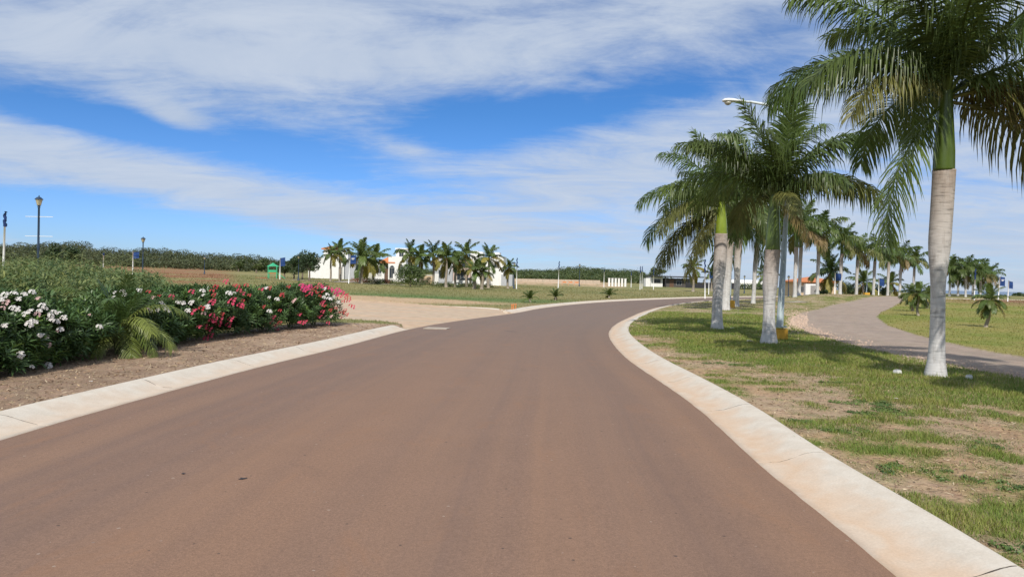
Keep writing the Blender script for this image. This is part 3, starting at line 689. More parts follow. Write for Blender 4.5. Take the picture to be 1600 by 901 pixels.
# the next palm of the row stands just outside the frame and throws its shade in
royal_palm('royal palm at the right edge of the frame, only frond tips and shade showing', 0, 0, 0, 0, 45, 30, 40, FS_NEAR, 7, pos=Vector((9.9, 8.6, tz(9.9, 8.6))), hts=(5.6, 4.2), n=18)

# coconut palms
CTR = mat('coconut_trunk', (.30, .255, .20), .9, .25, 3, .4)
FC = frond_set(3.0, 44, .78, .10, 30, .7, [COCO, COCOY], 71, True)
FCN = frond_set(2.3, 56, .60, .055, 22, .55, [COCO, COCOY], 81, True)
def coconut(label, px, py, cpy, D=None, sc=1.0, w=4, seed=0, group='coconut palms in front of the white houses', n=15, lean=0, fs=None, dry=.3, cls=None, nuts=True, mats=None):
    P = hit(px, py) if D is None else at(px, D); D = P.y
    zc = max(.3, height(px, cpy, D) - P.z); k = D / F; lx = lean * k
    t = thing('coconut_palm', label, 'palm tree', P, 0, group)
    b = MB(); ps = [(lx * (i / 7) ** 1.5 + .05 * math.sin(i * 1.1 + seed), .04 * math.cos(i + seed), -.1 + (zc + .1) * i / 7) for i in range(8)]
    b.tube(ps, [w * k / 2 * (1.35 if i == 0 else 1.0 - .25 * i / 7) for i in range(8)], 10); b.build('trunk', CTR, t, True)
    crown(t, zc, fs or FC, seed, n, (lx, 0), sc, None, dry, cls)
    if nuts:
        r = random.Random(seed); b = MB()
        for i in range(7):
            a_ = r.uniform(0, 6.28); b.lathe([(.02, -.13), (.09, -.08), (.11, 0), (.08, .08), (.02, .12)], (lx + .2 * math.cos(a_) * sc, .2 * math.sin(a_) * sc, zc - .22 - .12 * r.random()), 8)
        b.build('coconuts', mat('coconut_husk', (.25, .16, .05), .6), t, True, kind='stuff')
    return t
CP = [(516, 436, 397, 118, .80, 'coconut palm leftmost before the white house, slim trunk', 3.2), (531, 430, 392, 124, .95, 'coconut palm close in front of the left white house', 3.6),
      (564, 442, 402, 108, 1.28, 'large full coconut palm right of the blue banner pole', 5.5), (583, 440, 404, 116, 1.10, 'coconut palm just behind the large full one, leaning fronds', 4.5),
      (640, 434, 397, 122, 1.12, 'tall coconut palm rising behind the round dark shrub', 4), (655, 436, 402, 118, .98, 'shorter coconut palm right of the one behind the round shrub', 4),
      (677, 436, 397, 120, 1.08, 'coconut palm between the round shrub and the banner post', 4), (697, 438, 402, 112, 1.08, 'coconut palm with yellow hanging fronds over the garden hedge', 4.2),
      (711, 437, 408, 114, .85, 'small dark coconut palm with a bright trunk before the grey house', 4), (728, 437, 397, 120, 1.08, 'tall coconut palm in the middle of the garden left of the car', 3.8),
      (741, 440, 421, 106, .80, 'low coconut palm with its crown near the grass beside the white car', 5), (753, 440, 424, 106, .72, 'lowest coconut palm in front of the right white house', 5),
      (763, 438, 402, 116, 1.08, 'tall coconut palm at the right corner of the white house', 4), (793, 440, 418, 118, .72, 'single coconut palm right of the white houses by the flag pole', 3.6)]
for i, (px, py, cp, D, sc, lab, w) in enumerate(CP):
    coconut(lab, px, py, cp, D, sc * .9, w, 100 + i * 5, n=16, lean=[1, -1, 1, 2, 0, 1, -1, 0][i % 8])
G2 = 'coconut palms on the far side of the park'
coconut('coconut palm standing right of the dark roofed pavilion', 1083, 449, 418, 150, .98, 4, 201, G2, 17)
coconut('coconut palm partly hidden behind the leftmost white royal palm trunk', 1112, 451, 428, 165, .9, 3, 205, G2, 15)
coconut('coconut palm with a yellow heart between two royal trunks by the blue flag', 1297, 461, 426, 105, 1.15, 4, 209, G2, 17, dry=.5)
coconut('coconut palm behind the rounded dark bushes right of the orange roofed building', 1349, 466, 441, 132, 1.1, 3, 213, G2, 17)
coconut('coconut palm among far royal trunks beside the second blue flag', 1391, 466, 442, 140, 1.0, 3, 217, G2, 17)
coconut('coconut palm peeping between the big trunk and the street light', 1196, 461, 430, 150, 1.0, 3, 221, G2, 15)
G3 = 'young palms on the grass beyond the gravel track'
YC = ['up', 'high', 'mid', 'mid', 'low', 'low', 'low', 'hang', 'hang', 'drop']
coconut('young bushy palm standing alone on the right grass, its trunk dark', 1542, 511, 468, None, .40, 5.5, 231, G3, 24, 4, FCN, .15, YC, False)
coconut('young palm in front of the trio left of the big trunk', 1434, 493, 458, None, .48, 4, 235, G3, 22, 0, FCN, .1, YC, False)
coconut('young palm at the back of the trio, nearest the gravel track', 1425, 486, 459, None, .50, 4, 239, G3, 22, -1, FCN, .1, YC, False)
coconut('young palm of the trio touching the left side of the big trunk', 1450, 482, 460, None, .50, 4, 243, G3, 22, -2, FCN, .1, YC, False)
G4 = 'small palms planted behind the far kerb'
SC_ = ['up', 'up', 'high', 'high', 'high', 'mid', 'mid', 'low']
for i, (px, py, s_, lab) in enumerate([(828, 472, .40, 'small planted palm nearest the orange stakes'), (868, 469, .44, 'small planted palm in the middle of the three by the far kerb'), (952, 465.5, .52, 'small bushy planted palm farthest along the far kerb')]):
    coconut(lab, px, py, py - 4, None, s_, 3, 251 + i * 4, G4, 12, 0, FCN, .3, SC_, False)

# ------------------------------------------------------------------ leafy masses
def rnd_unit(r, n):
    v = r.normal(size=(n, 3)); return v / np.linalg.norm(v, axis=1)[:, None]
def leafcloud(blobs, n, size, seed, shell=.55, elong=1.0, up=0.0, tv=.35):
    """n leaf-sized quads through a set of ellipsoids (cx,cy,cz,rx,ry,rz)"""
    r = np.random.RandomState(seed); B = np.array(blobs, float); vol = (B[:, 3] * B[:, 4] * B[:, 5]) ** .8; pick = r.choice(len(B), n, p=vol / vol.sum()); b = B[pick]
    d = rnd_unit(r, n); rad = shell + (1 - shell) * r.rand(n) ** .6; rad *= 1 + .18 * r.normal(size=n) * (r.rand(n) < .3)
    c = b[:, :3] + d * rad[:, None] * b[:, 3:6]
    nn = d * .7 + rnd_unit(r, n) * .9 + np.array([0, 0, up]); nn /= np.linalg.norm(nn, axis=1)[:, None]
    t1 = np.cross(nn, rnd_unit(r, n)); t1 /= np.linalg.norm(t1, axis=1)[:, None] + 1e-9; t2 = np.cross(nn, t1)
    s = size * (.6 + .8 * r.rand(n))[:, None]
    q = np.stack([c - t1 * s * elong, c - t2 * s * .45, c + t1 * s * elong, c + t2 * s * .45], 1)
    f = np.arange(n * 4, dtype=np.int32).reshape(n, 4)
    cl_ = fbm(c[:, 0] * 1.0, c[:, 1] + c[:, 2], .8 / max(size, .05) * .12, 3)
    tv_ = (1 + tv * (cl_ - .5) * 2) * (1 + tv * .6 * (r.rand(n) - .5)); hue = (r.rand(n) - .5) * tv * .5 + (cl_ - .5) * tv
    t = np.stack([tv_ * (1 + hue), tv_, tv_ * (1 - hue * .5)], 1)
    return q.reshape(-1, 3), f, np.repeat(t, 4, 0)
LEAFD = mat('leaf_dark', (.045, .075, .025), .5, .2, 2, transl=.2, tint=True)
LEAFM = mat('leaf_mid', (.075, .105, .032), .5, .2, 2, transl=.2, tint=True)
LEAFB = mat('leaf_brownish', (.072, .088, .034), .6, .2, 2, transl=.15, tint=True)
BARK = mat('bark', (.16, .125, .095), .9, .25, 5, .4)
def tree(name, label, P, blobs, n, size, m, seed, trunk_h, trunk_r, group=None, cat='tree', limbs=4):
    t = thing(name, label, cat, P, 0, group); r = random.Random(seed)
    b = MB(); b.tube([(0, 0, -.1), (.03, 0, trunk_h * .5), (0, .03, trunk_h)], [trunk_r * 1.3, trunk_r, trunk_r * .8], 8)
    for q in blobs[:limbs + 2]:
        b.tube([(0, 0, trunk_h * .85), (q[0] * .5, q[1] * .5, (trunk_h + q[2]) / 2), (q[0], q[1], q[2])], [trunk_r * .6, trunk_r * .4, trunk_r * .15], 6)
    b.build('trunk', BARK, t, True)
    v, f, tt = leafcloud(blobs, n, size, seed); obj('crown', mesh('crown', v, f, m, tt), t, kind='stuff' if False else None)
    return t
def rblobs(r, n, w, d, h0, h1, rs):
    return [(r.uniform(-w, w), r.uniform(-d, d), r.uniform(h0, h1), r.uniform(*rs), r.uniform(*rs), r.uniform(*rs) * .8) for _ in range(n)]
r = random.Random(3)
# dark garden trees left of the white house
for i, (px, py, D, wpx, hpx, lab) in enumerate([(483, 437, 112, 17, 50, 'dark leafy tree with a broad crown left of the white house'), (459, 438, 122, 15, 36, 'dark low tree behind the playground hut, left of the broad crowned tree'), (444, 437, 128, 10, 30, 'small dark tree just right of the playground hut'), (472, 436, 126, 12, 42, 'dark tree filling the gap behind the broad crowned tree')]):
    P = at(px, D); k = D / F; H_ = hpx * k
    tree('garden_tree', lab, P, rblobs(r, 9, wpx * k * .7, wpx * k * .6, H_ * .38, H_ * .85, (H_ * .14, H_ * .26)), 1500, .16, LEAFD, 300 + i, H_ * .4, .12, 'dark trees by the playground')
P = at(641, 104); tree('round_shrub', 'large round dark green shrub on the grass in front of the white houses', P, [(x, y, z, 1.1, 1.0, .8) for x, y, z in [(-.9, 0, 1.3), (0, .3, 1.9), (.9, 0, 1.4), (.3, -.4, 1.1), (-.4, -.3, 2.4), (.6, 0, 2.3), (-1.2, .2, 1.8), (1.2, .1, 1.9)]], 3600, .12, mat('leaf_shrub', (.085, .125, .035), .5, .2, 2, transl=.2, tint=True), 320, .7, .10, None, 'shrub')
# dark bushes beyond the mound
for i, (px, D, w, h, lab) in enumerate([(1330, 128, 2.8, 3.0, 'dark rounded bush left among the far royal trunks'), (1372, 135, 3.2, 2.6, 'dark rounded bush right among the far royal trunks'), (1284, 100, .9, .8, 'small green bush before the orange roofed building')]):
    P = at(px, D); tree('dark_bush', lab, P, rblobs(r, 8, w * .7, w * .4, h * .3, h * .75, (h * .25, h * .4)), 1400, .16, LEAFD, 330 + i, .5, .08, None, 'bush')
# field-edge dark tree at the left, taller crowns by the lantern
for i, (px, D, wpx, hpx, col, lab) in enumerate([(84, 150, 14, 38, LEAFD, 'tallest dark tree breaking the skyline right of the near lantern post'), (112, 160, 11, 32, LEAFD, 'second dark tree on the skyline, right of the tallest one'), (400, 185, 24, 24, LEAFM, 'spreading dark green tree at the edge of the red brown scrub'), (372, 200, 10, 20, LEAFM, 'small green tree left of the spreading tree by the scrub'),
                                                  (1025, 235, 14, 26, LEAFM, 'green tree beside the dark roofed pavilion'), (1592, 210, 9, 14, LEAFD, 'dark tree at the right edge of the far crest')]):
    P = at(px, D); k = D / F; H_ = hpx * k
    tree('field_tree', lab, P, rblobs(r, 10, wpx * k * .7, wpx * k * .6, H_ * .35, H_ * .85, (H_ * .16, H_ * .28)), 1300, .26, col, 340 + i, H_ * .4, .16, 'scattered trees at the field edge')
# the wooded hill: one mass of crowns
def wood(name, label, px0, px1, topf, D0, D1, rows, m, seed, dens=1.0):
    rr = random.Random(seed); bl = []; 
    for row in range(rows):
        D = D0 + (D1 - D0) * row / max(1, rows - 1); px = px0
        while px < px1:
            P = at(px, D); top = height(px, topf(px), D)
            f_ = (row + 1) / rows; h = max(2.5, (top - P.z) * (.45 + .55 * f_))
            w = rr.uniform(2.2, 4.6); ht = h * (.74 + .36 * vn(px * 1.0, row * 7.3, .06) + rr.uniform(-.09, .09))
            bl.append((P.x, D + rr.uniform(-2, 2), P.z + ht - w * .6, w, w, w * .62)); bl.append((P.x + rr.uniform(-2, 2), D, P.z + ht * .45, w * 1.1, w, ht * .42))
            px += w * 1.15 * F / D
    v, f, t = leafcloud(bl, int(len(bl) * 430 * dens), .27, seed, .74, 1.0, .4, .36)
    obj(name, mesh(name, v, f, m, t), label=label, cat='woodland', kind='stuff')
def interp(pts): xs, ys = zip(*pts); return lambda x: float(np.interp(x, xs, ys))
wood('woodland', 'olive green wooded hill along the left horizon', -120, 470, interp([(-120, 372), (40, 379), (110, 378), (160, 383), (250, 387), (330, 392), (420, 400), (470, 404)]), 210, 300, 5, LEAFB, 401)
wood('woodland', 'green wooded hill right of the white houses', 760, 1062, interp([(760, 422), (800, 420), (850, 418), (905, 416.5), (960, 419), (1000, 420), (1030, 427), (1062, 436)]), 235, 380, 6, LEAFM, 402)
wood('woodland', 'low far line of trees behind the white houses', 470, 770, interp([(470, 408), (600, 418), (770, 424)]), 300, 330, 2, LEAFM, 403, .6)
wood('woodland', 'low bushes along the crest at the far right', 1548, 1640, interp([(1548, 459), (1570, 457), (1640, 457)]), 215, 225, 1, LEAFM, 404, .5)
for i, (a, b_) in enumerate([(1130, 1205)]):
    v, f, t = leafcloud([(at(px, 190).x, 190, at(px, 190).z + .6, 1.6, 1.2, .9) for px in range(a, b_, 5)], 2600, .2, 410, .5, 1, .3); obj('hedge_row', mesh('hedge_row', v, f, LEAFM, t), label='low green hedge in front of the long white shed', cat='hedge', kind='stuff')
# low garden hedges before the houses
hb = []
for px in np.arange(570, 770, 3.0):
    D = 116 + 5 * math.sin(px * .2); P = at(px, D); hb.append((P.x, P.y, P.z + .25, .5, .5, .4 + .25 * vn(px, 0, .2)))
v, f, t = leafcloud(hb, 5200, .10, 412, .4, 1, .3, .5); obj('garden_hedge', mesh('garden_hedge', v, f, LEAFM, t), label='low clipped hedge running along the gardens of the white houses', cat='hedge', kind='stuff')
hb = [(at(px, 119).x, 119, at(px, 119).z + .35, .6, .5, .45) for px in np.arange(552, 612, 3.5)]
v, f, t = leafcloud(hb, 1800, .09, 413, .4, 1, .3, .4); obj('flower_border', mesh('flower_border', v, f, mat('reddish_leaf', (.20, .075, .05), .6, .2, 2, tint=True), t), label='reddish flower border by the path to the white house', cat='flower bed', kind='stuff')

# ------------------------------------------------------------------ oleander bed
OLE = mat('oleander_leaf', (.084, .152, .046), .42, .22, 4, transl=.22, tint=True, spec=.5)
OLEL = mat('oleander_young_leaf', (.11, .18, .045), .42, .2, 4, transl=.25, tint=True, spec=.5)
STEM = mat('green_stem', (.13, .15, .06), .7, .2, 6)
def oleander_foliage(blobs, n, seed, leaf=.125, young=.12):
    """lance leaves in whorls round shoot tips"""
    r = np.random.RandomState(seed); B = np.array(blobs, float); w = (B[:, 3] * B[:, 4]); pick = r.choice(len(B), n, p=w / w.sum()); b = B[pick]
    d = rnd_unit(r, n); d[:, 2] = np.where(d[:, 2] < -.5, -d[:, 2], d[:, 2]); rad = (.62 + .42 * r.rand(n) ** .7)[:, None]
    c = b[:, :3] + d * rad * b[:, 3:6]; c[:, 2] = np.maximum(c[:, 2], .04)
    ax = d * .75 + np.array([0, 0, .85]) + r.normal(size=(n, 3)) * .22; ax /= np.linalg.norm(ax, axis=1)[:, None]
    e1 = np.cross(ax, r.normal(size=(n, 3))); e1 /= np.linalg.norm(e1, axis=1)[:, None]; e2 = np.cross(ax, e1)
    k = 12; Vs = []; T = []; L0 = leaf * (.8 + .45 * r.rand(n))
    cl = fbm(c[:, 0], c[:, 1] + c[:, 2] * 2, 2.2, 3)
    yg = (r.rand(n) < young)
    for j in range(k):
        th = 2 * math.pi * (j * .381 + r.rand(n) * .06); up = .25 + 1.0 * j / k
        dr_ = e1 * np.cos(th)[:, None] + e2 * np.sin(th)[:, None] + ax * (up + .2 * r.normal(size=n))[:, None]; dr_ /= np.linalg.norm(dr_, axis=1)[:, None]
        L = (L0 * (.8 + .4 * r.rand(n)))[:, None]; base = c - ax * (.12 * (1 - j / k))
        mid = base + dr_ * L * .5; tip = base + dr_ * L + np.array([0, 0, -.16]) * L
        sd = np.cross(dr_, ax); sd /= np.linalg.norm(sd, axis=1)[:, None] + 1e-9; hw = L * .105
        Vs.append(np.stack([base, mid + sd * hw, tip, mid - sd * hw], 1))
        tv = (.72 + .65 * (cl - .2)) * (.8 + .4 * r.rand(n)); t = np.stack([tv * (1 + .6 * yg), tv * (1 + .45 * yg), tv], 1); T.append(np.repeat(t[:, None], 4, 1))
    V = np.stack(Vs, 1).reshape(-1, 3); T = np.stack(T, 1).reshape(-1, 3)
    f = np.arange(len(V), dtype=np.int32).reshape(-1, 4)
    return V, f, T
def blossom_mesh(name, m, seed, nb=6, rad=.085, ps=.034):
    """a flower head: several five-petalled blossoms facing outwards from a small dome"""
    r = random.Random(seed); V = []; Fc = []
    for i in range(nb):
        a_ = i * 2.4; q = math.sqrt((i + .3) / nb); n = Vector((math.cos(a_) * q, math.sin(a_) * q, .85)).normalized()
        c = Vector((n.x * rad, n.y * rad, n.z * rad * .7 + r.uniform(-.01, .01))); e1 = n.orthogonal().normalized(); e2 = n.cross(e1)
        for k in range(5):
            t0 = 2 * math.pi * (k + r.random() * .15) / 5; d = e1 * math.cos(t0) + e2 * math.sin(t0); s_ = n.cross(d); sz = ps * r.uniform(.85, 1.15); k0 = len(V)
            V += [c - n * .008, c + d * sz * .55 + s_ * sz * .42 + n * sz * .25, c + d * sz * 1.05 + s_ * sz * .30 + n * sz * .18, c + d * sz * 1.1 - s_ * sz * .25 + n * sz * .05, c + d * sz * .55 - s_ * sz * .42 + n * sz * .2]
            Fc.append((k0, k0 + 1, k0 + 2, k0 + 3, k0 + 4))
    return mesh(name, V, Fc, m)
PW = mat('petal_white', (.80, .76, .72), .6, .04, 20, transl=.25); PPW = mat('petal_pale_pink', (.74, .50, .47), .6, .12, 20, transl=.25)
PK = mat('petal_pink', (.68, .075, .15), .55, .18, 20, transl=.25); PM = mat('petal_magenta', (.72, .06, .22), .55, .15, 20, transl=.25); PR = mat('petal_red', (.55, .06, .07), .55, .2, 20, transl=.25)
BL = {'w': [blossom_mesh('flower_head', PW, i, 5 + i, .08, .030) for i in range(3)], 'c': [blossom_mesh('flower_head', PPW, i + 5, 5, .075, .030) for i in range(2)],
      'p': [blossom_mesh('flower_head', PK, i + 9, 5, .09, .029) for i in range(3)], 'm': [blossom_mesh('flower_head', PM, i + 14, 6, .09, .030) for i in range(3)], 'r': [blossom_mesh('flower_head', PR, i + 18, 5, .085, .028) for i in range(3)]}
BED0 = [flat(*p) for p in [(-260, 650), (0, 602), (100, 583), (200, 563), (300, 545), (380, 533), (450, 521), (548, 510)]]   # foot of the bed
def bedfront(px):
    xs = [-260, 0, 100, 200, 300, 380, 450, 548]; ys = [650, 602, 583, 563, 545, 533, 521, 510]
    return flat(px, float(np.interp(px, xs, ys)))
BUSH = [(-190, 1.45, 'out', 'oleander bush at the left edge of the frame, furthest forward'), (-70, 1.45, 'wc', 'oleander bush with white flowers cut by the left edge of the frame'), (22, 1.45, 'w', 'white flowering oleander bush at the left, nearest to the camera'),
        (84, 1.36, 'w', 'oleander bush with the densest white flower heads'), (150, 1.08, 'g', 'low dark green oleander bush with hardly a flower, left of the yellowish palm'),
        (246, 1.34, 'wc', 'oleander bush with pale white flowers right of the yellowish palm'), (292, 1.30, 'g', 'dark green oleander bush between white and pink bushes'),
        (330, 1.38, 'p', 'oleander bush with pink flowers hanging down to the mulch'), (372, 1.40, 'r', 'oleander bush with red and pink flowers near the middle of the bed'),
        (412, 1.40, 'g', 'leafy green oleander bush with a single white flower low down'), (450, 1.40, 'r', 'oleander bush with a few red flowers, third from the far end'),
        (488, 1.50, 'm', 'oleander bush topped with bright magenta flowers, second from the far end'), (524, 1.48, 'm', 'oleander bush covered in pink flowers at the far end of the bed')]
BOBJ = []
for i, (px, h, kind, lab) in enumerate(BUSH):
    f0 = bedfront(px); dirv = np.array([f0[0], f0[1]]); 
    nrm = np.array([-1.0, .18]); nrm /= np.linalg.norm(nrm)
    w = 1.0; c = f0 + nrm * .85; P = Vector((c[0], c[1], tz(c[0], c[1])))
    rr = random.Random(500 + i); bl = []
    for k in range(9):
        a_ = k * 2.4; q = math.sqrt(k / 9)
        bl.append((math.cos(a_) * .55 * q, math.sin(a_) * .75 * q, h * rr.uniform(.34, .60) if k > 4 else h * .66, rr.uniform(.42, .58), rr.uniform(.5, .7), h * rr.uniform(.30, .36)))
    for k in range(5): bl.append((rr.uniform(-.1, .65), rr.uniform(-.8, .8), h * .24, .38, .45, h * .26))
    t = thing('oleander_bush', lab, 'flowering bush', P, 0, 'oleander bushes of the roadside bed')
    V, f, T = oleander_foliage(bl, int(980 if px < 260 else 740 if px < 400 else 600), 500 + i, .155 if px < 260 else .16); obj('foliage', mesh('foliage', V, f, OLE, T), t, kind='stuff')
    b = MB()
    for k in range(9):
        a_ = rr.uniform(0, 6.28); q = rr.uniform(.2, .6); b.tube([(rr.uniform(-.1, .1), rr.uniform(-.1, .1), -.03), (math.cos(a_) * q * .6, math.sin(a_) * q * .6, h * .4), (math.cos(a_) * q, math.sin(a_) * q, h * .85)], [.014, .010, .005], 5)
    b.build('stems', STEM, t, kind='stuff')
    BOBJ.append((px, t, P, h, bl))
FLOW = [ # px, py, colour, size
 (8, 462, 'w', 1.1), (22, 460, 'w', 1), (10, 474, 'c', 1.1), (2, 470, 'w', 1), (30, 468, 'w', .9), (38, 462, 'w', 1), (50, 457, 'w', 1), (27, 484, 'w', 1), (20, 482, 'w', .9), (60, 468, 'c', .9), (66, 479, 'w', 1.1), (70, 483, 'w', .8),
 (40, 492, 'w', 1), (48, 488, 'w', 1), (58, 492, 'c', 1), (62, 487, 'w', .8), (45, 508, 'w', 1.1), (55, 505, 'w', 1), (50, 503, 'w', .9), (80, 500, 'w', 1.1), (84, 488, 'w', .9), (92, 492, 'w', 1.1), (100, 497, 'w', 1), (88, 503, 'w', 1), (78, 494, 'w', 1), (94, 516, 'w', 1), (90, 518, 'c', .6),
 (8, 510, 'w', .9), (4, 482, 'c', .8), (66, 526, 'w', .9), (72, 527, 'w', .8), (62, 524, 'w', .7), (76, 540, 'c', .9), (32, 555, 'w', 1.1), (36, 558, 'w', .8), (75, 572, 'w', 1.1), (49, 574, 'w', .7), (155, 511, 'w', 1), (140, 492, 'c', .5),
 (192, 456, 'w', 1), (196, 462, 'w', 1), (180, 458, 'w', .8), (178, 465, 'w', .7), (220, 455, 'w', 1), (215, 453, 'w', .7), (240, 466, 'c', 1), (252, 474, 'w', .9), (256, 478, 'w', .8), (236, 487, 'w', .8), (246, 485, 'w', .9), (260, 486, 'w', 1), (232, 483, 'w', .8), (229, 484, 'c', .8), (278, 473, 'w', .7), (285, 475, 'w', .9), (268, 465, 'p', .9), (300, 474, 'w', .9),
 (233, 457, 'r', 1), (250, 463, 'r', .8), (300, 457, 'p', .9), (316, 456, 'w', .9), (318, 462, 'w', .6), (294, 486, 'w', .8), (303, 489, 'p', 1.1), (316, 483, 'r', 1), (324, 481, 'w', 1), (330, 475, 'p', 1), (334, 472, 'p', .9), (332, 456, 'r', .9), (335, 462, 'r', .8), (338, 449, 'r', .9),
 (318, 490, 'c', .8), (332, 494, 'p', .9), (336, 500, 'p', .9), (330, 503, 'p', 1), (345, 500, 'p', 1), (343, 508, 'p', 1), (362, 500, 'p', 1), (358, 509, 'p', 1), (348, 492, 'r', .8), (320, 511, 'p', 1), (329, 516, 'p', .9), (331, 525, 'p', .9), (322, 530, 'p', .9), (321, 540, 'p', .7), (312, 512, 'p', .7),
 (354, 441, 'p', .9), (358, 459, 'w', 1), (366, 459, 'w', .7), (363, 474, 'p', 1.2), (366, 470, 'p', 1), (376, 478, 'p', 1), (372, 448, 'r', .9), (385, 447, 'r', .9), (368, 447, 'r', .8), (374, 455, 'p', .9), (380, 460, 'p', .9), (378, 479, 'p', .9), (380, 471, 'r', .7), (390, 462, 'r', .7),
 (409, 454, 'p', 1), (416, 452, 'w', 1), (422, 451, 'r', .9), (421, 465, 'w', .6), (433, 468, 'w', .9), (440, 463, 'r', 1), (442, 460, 'r', .8), (452, 449, 'r', .9), (421, 487, 'w', .9), (428, 497, 'p', .9), (425, 505, 'p', .9), (432, 510, 'p', 1), (434, 517, 'p', .9), (438, 505, 'r', .8), (413, 480, 'r', .7), (438, 486, 'r', .7),
 (461, 470, 'c', 1), (459, 472, 'c', .8), (469, 493, 'p', .9), (472, 505, 'p', 1), (478, 504, 'p', .9), (468, 505, 'p', .8), (471, 447, 'm', 1), (476, 449, 'm', 1.1), (481, 451, 'm', 1.1), (478, 456, 'p', .9), (484, 448, 'm', 1), (486, 459, 'p', .9), (488, 453, 'r', .9), (480, 463, 'r', .8), (492, 456, 'r', .9), (474, 453, 'm', 1),
 (500, 446, 'p', 1), (503, 449, 'm', 1), (508, 452, 'w', .9), (512, 450, 'p', 1), (517, 453, 'm', 1), (522, 456, 'm', 1.1), (528, 454, 'm', 1.1), (533, 457, 'm', 1.1), (526, 461, 'm', 1), (531, 463, 'p', 1), (497, 459, 'r', .8), (505, 457, 'r', .9), (500, 463, 'r', .7), (511, 461, 'w', 1), (506, 465, 'w', .8), (515, 468, 'w', 1.2), (521, 465, 'w', .9), (529, 473, 'w', .9),
 (540, 463, 'p', 1), (545, 466, 'r', 1), (547, 471, 'p', .9), (541, 470, 'r', .9), (548, 478, 'r', .9), (552, 480, 'p', .9), (536, 472, 'r', .8), (506, 473, 'p', .9), (503, 477, 'p', .9), (508, 479, 'r', .9), (517, 485, 'r', .8), (505, 488, 'p', .9), (501, 496, 'p', 1), (518, 495, 'c', .8), (513, 505, 'p', .8), (530, 490, 'r', .9), (537, 489, 'r', .9), (543, 492, 'r', .9), (533, 497, 'r', .8), (540, 485, 'r', .8), (525, 482, 'r', .7), (495, 450, 'p', .9), (537, 459, 'p', .9), (543, 461, 'r', .8)]
fr = random.Random(77)
HEADS = {}
def bush_hit(px, py):
    """first bush blob met by the sight line to a flower seen in the photograph"""
    d = M3 @ np.array([(px - 800) / F, (450.5 - py) / F, -1.0]); d /= np.linalg.norm(d); best = (1e9, None)
    o = np.array([0, 0, CH])
    for bx, t, P, h, bl in BOBJ:
        for (x, y, z, rx, ry, rz) in bl:
            s = np.array([rx, ry, rz]) * 1.02; c = np.array([P.x + x, P.y + y, P.z + z]); oo = (o - c) / s; dd = d / s
            A_ = dd @ dd; B_ = 2 * oo @ dd; C_ = oo @ oo - 1; q = B_ * B_ - 4 * A_ * C_
            if q > 0:
                tt = (-B_ - math.sqrt(q)) / (2 * A_)
                if 0 < tt < best[0]: best = (tt, t, o + d * tt, d)
    return best
last = None
for px, py, cc, sz in FLOW:
    h = bush_hit(px, py)
    if h[1] is None:
        # sticks out over the top: nearest bush's own distance
        bx, t, P, hh, bl = min(BOBJ, key=lambda b: abs(b[0] - px)); d = M3 @ np.array([(px - 800) / F, (450.5 - py) / F, -1.0]); d /= d[1]; p = np.array([0, 0, CH]) + d * P.y
        h = (0, t, p, d)
    t = h[1]; p = Vector(h[2]) - Vector(h[3]) * .03; dv = (Vector((-p.x, -p.y, 0)).normalized() * .75 + Vector((fr.uniform(-.4, .4), fr.uniform(-.4, .4), .75))).normalized()
    obj('flower_head', fr.choice(BL[cc]), t, p - t.location, dv.to_track_quat('Z', 'Y').to_euler(), scale=sz * (.82 if px < 260 else 1.2))
# yellowish feather palm growing in the bed
AREC = mat('areca_yellow_green', (.17, .21, .045), .42, .25, 3, transl=.25, objvar=.2); AREG = mat('areca_green', (.085, .135, .03), .42, .25, 3, transl=.25, objvar=.2)
FA = frond_set(1.75, 50, .44, .020, 14, .6, [AREG, AREC], 601)
f0 = bedfront(205); c = f0 + np.array([-.28, .05]); P = Vector((c[0], c[1], tz(c[0], c[1])))
t = thing('feather_palm', 'yellow green feather palm without a trunk between the oleander bushes', 'palm', P)
for a_, k, mi, s_, z in [(0, 'up', 0, 1.0, .35), (200, 'up', 0, .95, .4), (290, 'high', 1, 1.05, .40), (320, 'mid', 1, 1.1, .35), (345, 'low', 1, 1.05, .3), (250, 'mid', 0, 1.0, .35), (215, 'high', 1, 1.1, .42), (185, 'mid', 1, 1.15, .45), (150, 'high', 0, 1.0, .4), (30, 'high', 0, 1.0, .42), (275, 'low', 1, .9, .3), (305, 'hang', 1, 1.0, .45), (340, 'hang', 1, 1.0, .55), (100, 'mid', 0, 1, .4), (10, 'mid', 1, 1.05, .5), (240, 'low', 0, 1, .2), (330, 'up', 1, 1.05, .4), (60, 'high', 1, 1, .4)]:
    obj('frond', FA[k, fr.randint(0, 1), mi if k not in ('up', 'high') else 0], t, (math.cos(R(a_)) * .08, math.sin(R(a_)) * .08, z + .18), (fr.uniform(-.1, .1), 0, R(a_)), scale=s_ * .76)
b = MB()
for k in range(9): a_ = k * .7; b.tube([(math.cos(a_) * .06, math.sin(a_) * .06, -.05), (math.cos(a_) * .12, math.sin(a_) * .12, .5)], [.022, .012], 6)
b.build('stems', STEM, t, kind='stuff')

